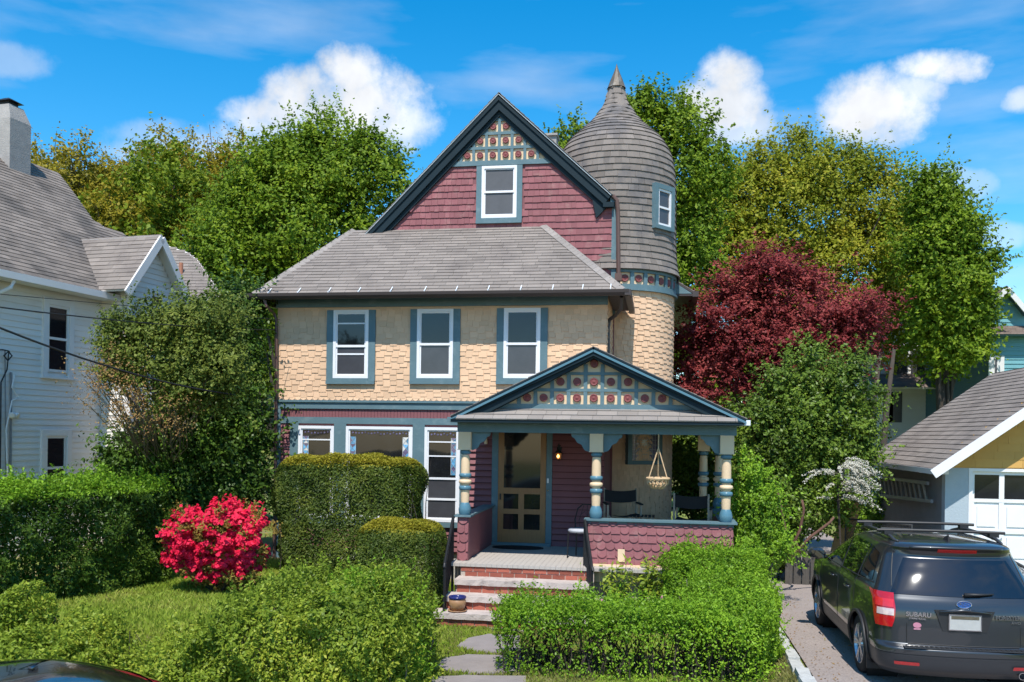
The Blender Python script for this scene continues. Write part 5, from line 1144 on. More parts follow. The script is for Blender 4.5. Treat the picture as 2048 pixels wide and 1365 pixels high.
# clipped yews
def boxy(name, label, cat, centre, size, rz, n, leaf, lm, parent_mats=None, inset=.10, round_=.25, top_m=None, lump=.06, stems=0, stem_m='bark', hf=None, low=1.0, aspect=.5, group=None, taper=0.0, shoots=0, sl=.16):
    """a clipped bush or hedge: leaves spread through the skin of a rounded box"""
    Lx, Ly, Lz = size; e = empty(name, centre, rz); tag(e, label, cat, group)
    area = [Lx*Ly, Lx*Lz, Lx*Lz*.25, Ly*Lz, Ly*Lz]; fac = rng.choice(5, n, p=np.array(area)/sum(area)); u = rng.uniform(-1, 1, n); v = rng.uniform(-1, 1, n)
    P = np.zeros((n,3)); Nn = np.zeros((n,3))
    for k in range(5):
        m = fac == k
        if k == 0: P[m] = np.stack([u[m], v[m], np.ones(m.sum())], 1); Nn[m] = (0,0,1)
        if k == 1: P[m] = np.stack([u[m], -np.ones(m.sum()), v[m]], 1); Nn[m] = (0,-1,.15)
        if k == 2: P[m] = np.stack([u[m], np.ones(m.sum()), v[m]], 1); Nn[m] = (0,1,0)
        if k == 3: P[m] = np.stack([-np.ones(m.sum()), u[m], v[m]], 1); Nn[m] = (-1,0,0)
        if k == 4: P[m] = np.stack([np.ones(m.sum()), u[m], v[m]], 1); Nn[m] = (1,0,0)
    if low < 1: keep = (fac == 0) | (rng.uniform(0, 1, n) < low+(1-low)*np.clip((P[:,2]*.5+.5-.55)*3, 0, 1)+.0); P, Nn, fac = P[keep], Nn[keep], fac[keep]; n = len(P)
    S = np.array([Lx/2, Ly/2, Lz/2]); p4 = (np.abs(P)**(2/round_)).sum(1)**(-round_/2); Q = P*p4[:,None]*S
    ph = rng.uniform(0, 6, 6); X = Q
    lum = (np.sin(X[:,0]*5.1+ph[0])*np.sin(X[:,2]*6.3+ph[1]+X[:,1]*4)+np.sin(X[:,0]*11+ph[2]+X[:,2]*9)*.5+np.sin(X[:,1]*8+ph[3]+X[:,0]*3)*.5)
    depth = -rng.exponential(inset, n)+lump*lum
    Nu = Nn/np.linalg.norm(Nn, axis=1, keepdims=True); Q = Q+Nu*depth[:,None]
    if taper: Q[:,:2] *= (1-taper*(.5-Q[:,2:3]/Lz))
    if hf is not None:
        zf = (Q[:,2]/Lz+.5); Q[:,2] = -Lz/2+zf*Lz*hf(Q[:,0]/Lx+.5, Q[:,1]/Ly+.5)
    Q[:,2] += Lz/2
    if shoots:
        k = rng.choice(n, shoots); o_ = Q[k]; dr = Nu[k]*.5+rng.normal(size=(shoots,3))*.35+np.array([0,0,.6]); dr /= np.linalg.norm(dr, axis=1, keepdims=True)
        le = rng.uniform(.4, 1.5, shoots)*sl; rp = np.repeat(np.arange(shoots), 16); tt = np.tile(np.linspace(.1, 1, 16), shoots)
        Qs = o_[rp]+dr[rp]*(tt*le[rp])[:,None]+rng.normal(size=(len(rp),3))*leaf*.3; Q = np.concatenate([Q, Qs]); Nu = np.concatenate([Nu, rng.normal(size=Qs.shape)]); n = len(Q)
    Nl = Nu*.8+rng.normal(size=(n,3))*.5+np.array([0,0,.25])
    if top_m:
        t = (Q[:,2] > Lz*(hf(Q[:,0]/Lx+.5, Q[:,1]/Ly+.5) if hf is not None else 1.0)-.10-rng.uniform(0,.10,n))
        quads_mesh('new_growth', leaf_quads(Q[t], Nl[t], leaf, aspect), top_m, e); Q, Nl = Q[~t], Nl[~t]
    quads_mesh('foliage', leaf_quads(Q, Nl, leaf, aspect), lm, e)
    if stems:
        g = MB()
        for k in range(stems):
            x = random.uniform(-.47, .47)*Lx; y = random.uniform(-.4, .4)*Ly; top = Lz*(hf(np.array([x/Lx+.5]), np.array([.5]))[0] if hf is not None else 1)*random.uniform(.7, .97)
            g.tube([(x,y,0),(x+random.uniform(-.08,.08),y,top*.3),(x+random.uniform(-.16,.16),y+random.uniform(-.08,.08),top*.65),(x+random.uniform(-.16,.16),y+random.uniform(-.12,.12),top)], [.011,.009,.007,.003], 4, False)
        g.build('stems', stem_m, e)
    return e
def pxbox(pl, pr, d, pyt, dep, zb):                       # centre, size from the picture's extent at depth d
    a = D(pl, 1000, d); b = D(pr, 1000, d); zt = D((pl+pr)/2, pyt, d)[2]; return ((a[0]+b[0])/2, (a[1]+b[1])/2+dep/2, zb), (math.hypot(b[0]-a[0], b[1]-a[1]), dep, zt-zb)
c, s = pxbox(508, 838, 14.6, 912, 1.3, .25); boxy('clipped_yew', 'large dark yew clipped into a rounded block in front of the parlour windows', 'bush', c, s, radians(0), 95000, .048, 'leaf_yew', inset=.07, top_m='leaf_yew_new', lump=.045, stems=50, round_=.4, taper=.22, aspect=.4)
c, s = pxbox(694, 874, 13.5, 1045, 1.1, .05); boxy('clipped_yew', 'smaller drum shaped yew beside the left stair railing', 'bush', c, s, 0, 60000, .040, 'leaf_yew', inset=.05, top_m='leaf_yew_new', lump=.02, stems=25, round_=.45, taper=.08, aspect=.4)
# privet hedges
c, s = pxbox(985, 1550, 10.5, 1224, .95, .0); ang = PSI
boxy('privet_hedge', 'bright green privet hedge right of the garden path with bare stems showing below', 'hedge', c, s, ang*.25, 46000, .038, 'leaf_privet', inset=.09, round_=.2, lump=.05, stems=230, low=.16, shoots=900, stem_m='bark')
a = G(1560, 1290, .15); 
boxy('privet_hedge', 'low privet hedge running back along the driveway towards the porch', 'hedge', (.95, 12.9, .1), (1.1, 3.6, 1.0), 0, 36000, .04, 'leaf_privet', inset=.07, round_=.3, lump=.07, stems=60, shoots=500, hf=lambda u, v: .86+.22*np.clip((v-.4)*3, 0, 1), stem_m='bark_light')
boxy('boxwood_bush', 'rounded green bush at the far end of the privet hedge by the porch corner', 'bush', (.86, 14.0-.35, .1), (1.6, 1.0, 1.15), 0, 28000, .038, 'leaf_privet', shoots=300, inset=.07, round_=.5, lump=.06, stems=20)
c, s = pxbox(160, 790, 9.2, 1190, 2.3, -.1)
boxy('overgrown_hedge', 'overgrown hedge tangled with pale vines left of the garden path', 'hedge', (c[0], c[1], -.45), (s[0], s[1], s[2]+.35), PSI*.3, 90000, .046, 'leaf_vine', inset=.09, round_=.3, lump=.09, stems=160, shoots=1800, sl=.2, hf=lambda u, v: .44+.52*np.clip(u*2.3-.15, 0, 1)+.04*np.sin(u*17), stem_m='bark_light')
c, s = pxbox(620, 822, 9.8, 1172, .9, .0)
boxy('privet_bush', 'fresh green privet at the right end of the overgrown hedge beside the path', 'bush', (c[0], c[1], -.45), (s[0], s[1], s[2]+.45), PSI*.3, 36000, .04, 'leaf_privet', inset=.09, round_=.35, lump=.1, stems=50, shoots=600, sl=.24, hf=lambda u, v: .82+.2*np.sin(u*3.1), stem_m='bark_light')
c, s = pxbox(-140, 160, 9.0, 1285, 1.6, -.1)
boxy('vine_mound', 'low yellow green vine mound behind the parked black car', 'bush', (c[0], c[1], -.45), (s[0], s[1], s[2]+.35), 0, 34000, .045, 'leaf_vine', inset=.1, round_=.7, lump=.09, stems=20, shoots=500)
c, s = pxbox(-60, 40, 9.6, 1180, .8, .2)
boxy('yellow_bush', 'small yellow green bush at the left edge below the dark hedge', 'bush', c, s, 0, 9000, .045, 'leaf_vine', inset=.12, round_=.8, lump=.12, stems=14)
pa, pb = G(-60, 1240, .42), G(345, 1168, .42); mid = ((pa[0]+pb[0])/2, (pa[1]+pb[1])/2); an = math.atan2(pb[1]-pa[1], pb[0]-pa[0]); L_ = math.hypot(pb[0]-pa[0], pb[1]-pa[1])
n_ = (-sin(an), cos(an)); zt = D(150, 968, 13.6)[2]
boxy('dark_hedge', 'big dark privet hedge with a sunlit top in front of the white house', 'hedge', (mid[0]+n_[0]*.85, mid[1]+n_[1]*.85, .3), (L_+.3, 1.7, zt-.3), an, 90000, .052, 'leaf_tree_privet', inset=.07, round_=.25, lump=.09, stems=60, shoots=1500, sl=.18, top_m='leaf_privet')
# azalea
cc = [blob_px(b, 13.6) for b in ((440,1050,92,58),(380,1080,55,45),(490,1090,50,50),(430,1110,70,40))]
az = empty('azalea', (cc[0][0][0], cc[0][0][1], .35)); tag(az, 'rounded azalea covered in vivid red blossom beside the house corner', 'bush'); T = np.array(az.location); cc[0] = (cc[0][0], cc[0][1]*1.05, cc[0][2]*.92)
L1, N1, C1 = crown_pts(cc, 330, 150, (.06,.14), .4, .6, .75, feather=.15); L1 = (L1-T)*.92+T; az.location = T
sel = rng.uniform(0,1,len(C1)); keepc = []
def azf(P): u = (P[:,0]-cc[0][0][0])/cc[0][1]; w = (P[:,2]-cc[0][0][2])/cc[0][2]; return ~((np.abs(u-.05) < .42) & (w > -.55) & (w < .75))
k = azf(L1)|(rng.uniform(0,1,len(L1)) < .3); quads_mesh('blossom', leaf_quads(L1[k]-T, N1[k], .058, .9), 'petal_red', az)
cg = cc+[blob_px(b, 13.6) for b in ((400,1140,50,30),(480,1145,50,35),(440,1160,60,25))]
L2, N2, C2 = crown_pts(cg, 130, 110, (.08,.16), .7, .6, .6); L2 = (L2-T)*.93+T; quads_mesh('foliage', leaf_quads(L2-T, N2, .04, .5), 'leaf_azalea', az)
tube_tree((0,0,-.1), [(tuple(C2[i]-T), .018) for i in range(24)], .02, jit=.03).build('stems', 'bark', az)
# flower bed by the porch
def spray(name, lab, cat, pos, n, h, lm, r=.25, leaf=.08, fl=None, aspect=.3, group=None):
    e = empty(name, pos); tag(e, lab, cat, group); g = MB(); P = []; NN = []
    for k in range(n):
        a = random.uniform(0, 2*pi); rr = r*random.random()**.5; tip = Vector((rr*cos(a), rr*sin(a), h*random.uniform(.6, 1))); g.tube([(tip.x*.3, tip.y*.3, 0), tuple(tip)], [.004, .002], 3, False)
        for j in range(16):
            q = random.uniform(.35, 1); P.append((tip.x*q+random.uniform(-.07,.07), tip.y*q+random.uniform(-.07,.07), tip.z*q+random.uniform(-.05,.05))); NN.append((random.gauss(0,.5), -.4+random.gauss(0,.4), .8))
    quads_mesh('leaves', leaf_quads(np.array(P), np.array(NN), leaf, aspect), lm, e); g.build('stems', 'leaf_bulb', e)
    if fl:
        g = MB()
        for k in range(fl[1]):
            a = random.uniform(0, 2*pi); c = (r*.8*cos(a), r*.8*sin(a), h*random.uniform(.85, 1.1)); g.lathe(c, [(.005,-.03),(.028,-.01),(.032,.02),(.018,.045)], 7)
        g.build('blossom', fl[0], e, True)
for i, (pa_, d_, hh, lab) in enumerate((((1235,1170), 13.75, .98, 'tall yellow green perennial right of the stair railing in front of the scalloped porch wall'), ((1300,1170), 13.85, 1.02, 'second yellow green perennial, in the middle below the scalloped porch wall'), ((1350,1170), 13.8, .92, 'third yellow green perennial, next to the rounded bush at the porch corner'))):
    p = D(pa_[0], pa_[1], d_); spray('perennial', lab, 'plant', (p[0], p[1], .05), 22, hh, 'leaf_vine', .28, .11, None, .35, 'perennials along the porch wall')
for px_, cnt in ((1218, 1), (1250, 0), (1285, 0), (1310, 3), (1345, 3), (1190, 1)):
    p = D(px_, 1190, 13.2); spray('tulip_plant', 'pink tulips with bluish leaves in the bed between hedge and porch' if cnt else 'bluish green tulip leaves without flowers in the bed below the porch wall', 'flowers', (p[0], p[1], .0), 9, .5, 'leaf_bulb', .14, .17, ('petal_pink', cnt) if cnt else None, .18, 'tulips in the porch bed')
p = D(1160, 1160, 12.9); spray('tall_sprig', 'thin leafy sprig standing alone in front of the steps', 'plant', (p[0], p[1], 0), 4, 1.1, 'leaf_privet', .1, .05)
# a garden hose beside the railing
g = MB(); p = G(872, 1200, .03); g.tube([(p[0]+.22*cos(k*.5)*(1+.01*k), p[1]+.3*sin(k*.5), .03+.004*k) for k in range(40)], .012, 6); tag(g.build('garden_hose', 'green_hose', None, True), 'coiled green garden hose on the ground left of the stair railing', 'hose')
# ------------------------------------------------------------------ wooded hill
def proto_tree(seed, lm, nc, nl, bark, cr, size, bare=False):
    bl = [((0,0,7.5),2.6,2.6),((1.6,0,6),1.8,1.8),((-1.7,0,6.3),1.9,1.9),((.3,-1.0,9.3),1.6,1.6),((0,-.8,5),2.2,1.6)]
    P, Nn, C = crown_pts(bl, nc, nl, cr, .75, .9, .4)
    return P, Nn, C
def make_hill_tree(name, lm, nc, nl, cr, size, ntips=14):
    e = empty(name); P, Nn, C = proto_tree(0, lm, nc, nl, 'bark', cr, size); quads_mesh('crown', leaf_quads(P, Nn, size, .7), lm, e)
    tube_tree((0,0,-1), [(tuple(c), .09) for c in C[:ntips]]+[((0,0,8), .2)], .2, jit=.1).build('trunk', 'bark', e); return e
protos = {'g': make_hill_tree('hillside_tree', 'leaf_forest', 55, 90, (.7,1.2), .30), 'y': make_hill_tree('hillside_tree', 'leaf_gold', 55, 85, (.6,1.1), .28), 'b': make_hill_tree('bare_tree', 'leaf_bare', 40, 9, (.4,.9), .2, 40)}
used = set()
def put(kind, x, y, s, rz):
    src = protos[kind]
    if kind not in used: used.add(kind); o = src
    else:
        o = src.copy(); col.objects.link(o)
        for ch_ in src.children: c_ = ch_.copy(); col.objects.link(c_); c_.parent = o
    o.location = (x, y, H(x, y)-.5); o.rotation_euler = (0,0,rz); o.scale = (s, s, s*random.uniform(.95,1.15))
    r_ = (x*RT[0]+y*RT[1])/(x*FW[0]+y*FW[1])*F+CX; dd = x*FW[0]+y*FW[1]
    col_ = 'beside the white house chimney' if r_ < 110 else 'right of the white house chimney' if r_ < 230 else 'above the white house dormer' if r_ < 370 else 'just left of the tall maple' if r_ < 480 else 'behind the tall maple'
    row_ = 'low on the wooded hill' if dd < 65 else 'halfway up the wooded hill' if dd < 80 else 'high on the wooded hill' if dd < 94 else 'on the wooded crest'
    lab = {'g': 'green tree ', 'y': 'golden tree ', 'b': 'nearly bare tree '}[kind]+row_+', '+col_
    tag(o, lab, 'tree', {'g': 'green hillside trees', 'y': 'golden hillside trees', 'b': 'bare trees on the hill crest'}[kind])
random.seed(5)
for px in range(-60, 600, 46):
    for d, kd in ((58, 'g'), (72, 'g'), (86, 'y' if px < 470 else 'g'), (100, 'y')):
        if d > 90 and px > 480: continue
        p = D(px+random.uniform(-18, 18)+d*.3, 860, d+random.uniform(-5, 5)); k = kd
        if kd == 'g' and d > 65 and random.random() < .3: k = 'y'
        put(k, p[0], p[1], random.uniform(.8, 1.15), random.uniform(0, 6))
for px, d in ((75, 100), (120, 104), (150, 98), (195, 104), (100, 96), (300, 100), (420, 96), (470, 90)): p = D(px, 860, d); put('b', p[0], p[1], random.uniform(1.0, 1.3), random.uniform(0, 6))
for px, d in ((1350,62),(1420,66),(1500,60),(1560,68),(1620,62),(1700,70),(1760,60),(1830,72),(1900,66),(1960,60),(2040,70),(2110,64),(800,70),(900,66),(1000,72),(1100,66),(1200,70),(1280,64)):
    p = D(px, 860, d)
    src = protos['g']; o = src.copy(); col.objects.link(o)
    for ch_ in src.children: c_ = ch_.copy(); col.objects.link(c_); c_.parent = o
    o.location = (p[0], p[1], -2); o.rotation_euler = (0,0,px*.7); tag(o, 'green tree of the distant tree line low behind the houses', 'tree', 'trees of the distant tree line')
# ------------------------------------------------------------------ grass
def grass(name, n, region, hgt, m_, lab, ok=lambda x, y: True):
    x = rng.uniform(region[0], region[1], n*2); y = rng.uniform(region[2], region[3], n*2)
    k = [i for i in range(n*2) if ok(x[i], y[i])][:n]; x, y = x[k], y[k]; z = np.array([H(a, b) for a, b in zip(x, y)]); m = len(x)
    a = rng.uniform(0, 2*pi, m); w = .006*rng.uniform(.7, 1.6, m); h = hgt*rng.uniform(.5, 1.3, m); lx_, ly_ = rng.normal(0, .35, m)*h, rng.normal(0, .35, m)*h
    B0 = np.stack([x, y, z-.01], 1); dx = np.stack([np.cos(a)*w, np.sin(a)*w, 0*a], 1); T = B0+np.stack([lx_, ly_, h], 1); Mi = B0+np.stack([lx_*.3, ly_*.3, h*.6], 1)
    V = np.stack([B0-dx, B0+dx, Mi+dx*.8, T], 1); o = quads_mesh(name, V, m_, None); tag(o, lab, 'grass', None, 'stuff')
pathx = lambda y: W(960, 1290, 12.5)[0]
def proj(x, y, z):
    d = x*FW[0]+y*FW[1]; u = F*(x*RT[0]+y*RT[1])/d; v = F*(EYE-z)/d; return CX+u*cos(ROLL)-v*sin(ROLL), CY+u*sin(ROLL)+v*cos(ROLL)
def onpath(x, y):
    a, b = proj(x, y, .03)
    for pts, _, _ in stones:
        c = False; n = len(pts)
        for i in range(n):
            (x1, y1), (x2, y2) = pts[i], pts[(i+1) % n]
            if (y1 > b) != (y2 > b) and a < (x2-x1)*(b-y1)/(y2-y1)+x1: c = not c
        if c: return True
    return False
okl = lambda x, y: not (y > YP-.8 and x > XL-.3) and not onpath(x, y) and not (x > 1.5)
grass('lawn_grass', 150000, (-10, -2.2, 8.0, 16.2), .075, 'grass', 'sunlit green lawn grass on the bank left of the path', okl)
grass('dry_grass', 26000, (-3.2, -.7, 8.5, 13.4), .06, 'grass_dry', 'dry straw coloured grass along the flagstone path', okl)
grass('green_verge', 26000, (-3.2, 1.5, 8.5, 13.2), .055, 'grass', 'short grass behind the privet hedge', okl)
grass('verge_grass', 9000, (1.2, 1.56, 8, 12.5), .08, 'grass_dry', 'dry grass between the hedge and the kerb stones', lambda x, y: True)
n_ = 2600; x_ = rng.uniform(1.75, 5.2, n_); y_l = rng.uniform(7.5, 17, n_); P = np.stack([x_, y_l, np.array([H(a, b)+.028 for a, b in zip(x_, y_l)])], 1); edge = rng.uniform(size=n_) < np.exp(-(x_-1.75)*1.6)+.12
NN = rng.normal(size=(n_,3))*.25+np.array([0,0,1]); tag(quads_mesh('leaf_litter', leaf_quads(P[edge], NN[edge], .03, .6), 'leaf_brown', None), 'dry leaf litter scattered along the edge of the driveway', 'leaf litter', None, 'stuff')
# ------------------------------------------------------------------ cars
def interp(tab, z):
    zs = [t[0] for t in tab]
    if z <= zs[0]: return tab[0][1:]
    if z >= zs[-1]: return tab[-1][1:]
    i = max(k for k in range(len(zs)) if zs[k] <= z); i = min(i, len(zs)-2); q = (z-zs[i])/(zs[i+1]-zs[i])
    def cr(k):
        p1, p2 = tab[i][k], tab[i+1][k]; h = zs[i+1]-zs[i]
        def m(j):
            if j <= 0 or j >= len(zs)-1: return 0 if j >= len(zs)-1 else (tab[1][k]-tab[0][k])/(zs[1]-zs[0])
            a = (tab[j][k]-tab[j-1][k])/(zs[j]-zs[j-1]); b = (tab[j+1][k]-tab[j][k])/(zs[j+1]-zs[j])
            return 0 if a*b <= 0 else 2*a*b/(a+b)
        m1, m2 = m(i)*h, m(i+1)*h; q2, q3 = q*q, q*q*q
        return p1*(2*q3-3*q2+1)+m1*(q3-2*q2+q)+p2*(-2*q3+3*q2)+m2*(q3-q2)
    return tuple(cr(k) for k in range(1, len(tab[0])))
class Body:
    """car skin: rings of rounded plan outline stacked over the height; s runs rear centre 0..1 corner ..2 side ..3 front corner ..4 ..5 front centre"""
    def __init__(s, tab, rr=.22, rf=.4, bow=.05): s.t = tab; s.rr = rr; s.rf = rf; s.bow = bow
    def P(s, u, z, side=1):
        w, yr, yf, = interp(s.t, z)[:3]; rr, rf = min(s.rr, w*.6), min(s.rf, w*.7)
        if u <= 1: x = (w-rr)*u; y = yr-0.0
        elif u <= 2: a = (u-1)*pi/2; x = w-rr+rr*sin(a); y = yr+rr-rr*cos(a)
        elif u <= 3: x = w; y = yr+rr+(yf-rf-yr-rr)*(u-2)
        elif u <= 4: a = (u-3)*pi/2; x = w-rf+rf*cos(a); y = yf-rf+rf*sin(a)
        else: x = (w-rf)*(5-u); y = yf
        q = (y-yr)/(yf-yr); 
        y += s.bow*(x/w)**2*(1-q)-s.bow*1.6*(x/w)**2*q; x *= 1-.10*max(0, .28-q)**1.2*2.2-.22*max(0, q-.72)**1.5*2
        return (x*side, y, z)
    def side_u(s, y, z):
        lo_, hi = 1.0, 4.0
        for _ in range(30):
            m = (lo_+hi)/2
            if s.P(m, z)[1] < y: lo_ = m
            else: hi = m
        return (lo_+hi)/2
    def off(s, u, z, o, side=1):
        e = .004; p = Vector(s.P(u, z)); a = Vector(s.P(min(u+e, 5), z))-Vector(s.P(max(u-e, 0), z)); b = Vector(s.P(u, z+.004))-Vector(s.P(u, z-.004))
        n = a.cross(b)
        if n.length < 1e-9: n = Vector((0,0,1))
        n.normalize(); p = p+n*o; return (p.x*side, p.y, p.z)
    def skin(s, z0, z1, nz, arches=(), ar=.37, nu=(14, 10, 90, 12, 10)):
        us = []; k0 = 0
        for k, n in enumerate(nu): us += [k+i/n for i in range(n)]
        us.append(5.0); g = MB(); zs = [z0+(z1-z0)*j/nz for j in range(nz+1)]
        ring = [(u, 1) for u in us]+[(u, -1) for u in us[-2:0:-1]]; m = len(ring)
        for z in zs: g.v += [s.P(u, z, sd_) for u, sd_ in ring]
        for j in range(nz):
            for i in range(m):
                f = (j*m+i, j*m+(i+1) % m, (j+1)*m+(i+1) % m, (j+1)*m+i); c = [sum(g.v[q][k] for q in f)/4 for k in range(3)]
                if any((c[1]-ya)**2+(c[2]-.34)**2 < ar*ar and abs(c[0]) > .45 for ya in arches): continue
                g.f.append(f)
        top = [nz*m+i for i in range(m)]; g.f.append(tuple(top)); return g
    def patch_side(s, c4, o=.006, n=(14, 8), side=1):        # (y, z) corners: rear-bottom, front-bottom, front-top, rear-top
        g = MB()
        for j in range(n[1]+1):
            for i in range(n[0]+1):
                a, b = i/n[0], j/n[1]; y = (c4[0][0]*(1-a)+c4[1][0]*a)*(1-b)+(c4[3][0]*(1-a)+c4[2][0]*a)*b; z = (c4[0][1]*(1-a)+c4[1][1]*a)*(1-b)+(c4[3][1]*(1-a)+c4[2][1]*a)*b
                g.v.append(s.off(s.side_u(y, z), z, o, side))
        m = n[0]+1; g.f = [(j*m+i, j*m+i+1, (j+1)*m+i+1, (j+1)*m+i) for j in range(n[1]) for i in range(n[0])]; return g
    def patch_u(s, u0, u1, z0, z1, o=.006, n=(10, 8), side=1, both=False, fu=None):
        g = MB(); rng_ = [(-1, 1)] if both else [(0, 1)]
        for j in range(n[1]+1):
            for i in range(n[0]+1):
                b = j/n[1]; a = i/n[0]; z = z0+(z1-z0)*b; ua, ub = (u0, u1) if fu is None else fu(b)
                if both: uu = ub*(2*a-1); g.v.append(s.off(abs(uu), z, o, 1 if uu >= 0 else -1))
                else: g.v.append(s.off(ua+(ub-ua)*a, z, o, side))
        m = n[0]+1; g.f = [(j*m+i, j*m+i+1, (j+1)*m+i+1, (j+1)*m+i) for j in range(n[1]) for i in range(n[0])]; return g
def shell(g, t=.003): return g
def wheel(par, x, y, side, r=.34, w=.22):
    e = empty('wheel', (x, y, r)); e.parent = par
    s = side
    g = MB(); g.lathe_dir((0,0,0), (s,0,0), [(r*.66,-w/2),(r*.93,-w/2),(r,-w/2+.03),(r*1.0,w/2-.03),(r*.95,w/2),(r*.70,w/2+.002),(r*.66,w/2-.01)], 40); g.build('tyre', 'tyre', e, True)
    g = MB(); g.lathe_dir((0,0,0), (s,0,0), [(r*.70,w/2-.003),(r*.67,w/2+.004),(r*.64,w/2-.03),(r*.62,-w/2)], 36)
    for k in range(5):
        a = 2*pi*k/5
        for d_ in (-.16, .16):
            c0 = Vector((s*(w/2-.02), .05*cos(a), .05*sin(a))); c1 = Vector((s*(w/2-.008), r*.66*cos(a+d_), r*.66*sin(a+d_))); g.bar(c0, c1, .03, .03, (s,0,0))
    g.lathe_dir((0,0,0), (s,0,0), [(.07,w/2-.05),(.06,w/2-.008),(.0,w/2-.002)], 16); g.build('rim', 'alloy', e)
    g = MB(); g.lathe_dir((0,0,0), (s,0,0), [(r*.62,0),(0,.0)], 24); g.build('brake_disc', 'car_trim', e)
    return e
def textmesh(body, size, ext, name, m_, par, loc, rot):
    cu = bpy.data.curves.new('t', 'FONT'); cu.body = body; cu.size = size; cu.extrude = ext; cu.align_x = 'CENTER'; cu.align_y = 'CENTER'; cu.offset = size*.02
    o = bpy.data.objects.new('t', cu); col.objects.link(o); dg = bpy.context.evaluated_depsgraph_get(); me = bpy.data.meshes.new_from_object(o.evaluated_get(dg)); bpy.data.objects.remove(o)
    me.materials.clear(); me.materials.append(M[m_]); r = link(name, me, par); r.location = loc; r.rotation_euler = rot; return r
suv = [(.20,.80,.14,4.40),(.28,.86,.05,4.50),(.40,.885,.01,4.56),(.45,.895,.00,4.58),(.50,.90,.0,4.59),(.52,.90,.03,4.59),(.54,.90,.085,4.59),(.75,.90,.09,4.58),(.88,.895,.10,4.54),(.96,.89,.12,4.44),(1.0,.885,.135,4.20),(1.03,.875,.15,3.95),(1.06,.865,.165,3.70),(1.12,.84,.20,3.55),(1.25,.79,.28,3.27),(1.38,.735,.365,2.95),(1.46,.70,.41,2.72),(1.51,.675,.40,2.56),(1.545,.65,.36,2.42),(1.57,.62,.37,2.28),(1.592,.57,.45,2.12),(1.608,.48,.60,1.95),(1.616,.36,.82,1.80),(1.62,.2,1.1,1.6)]
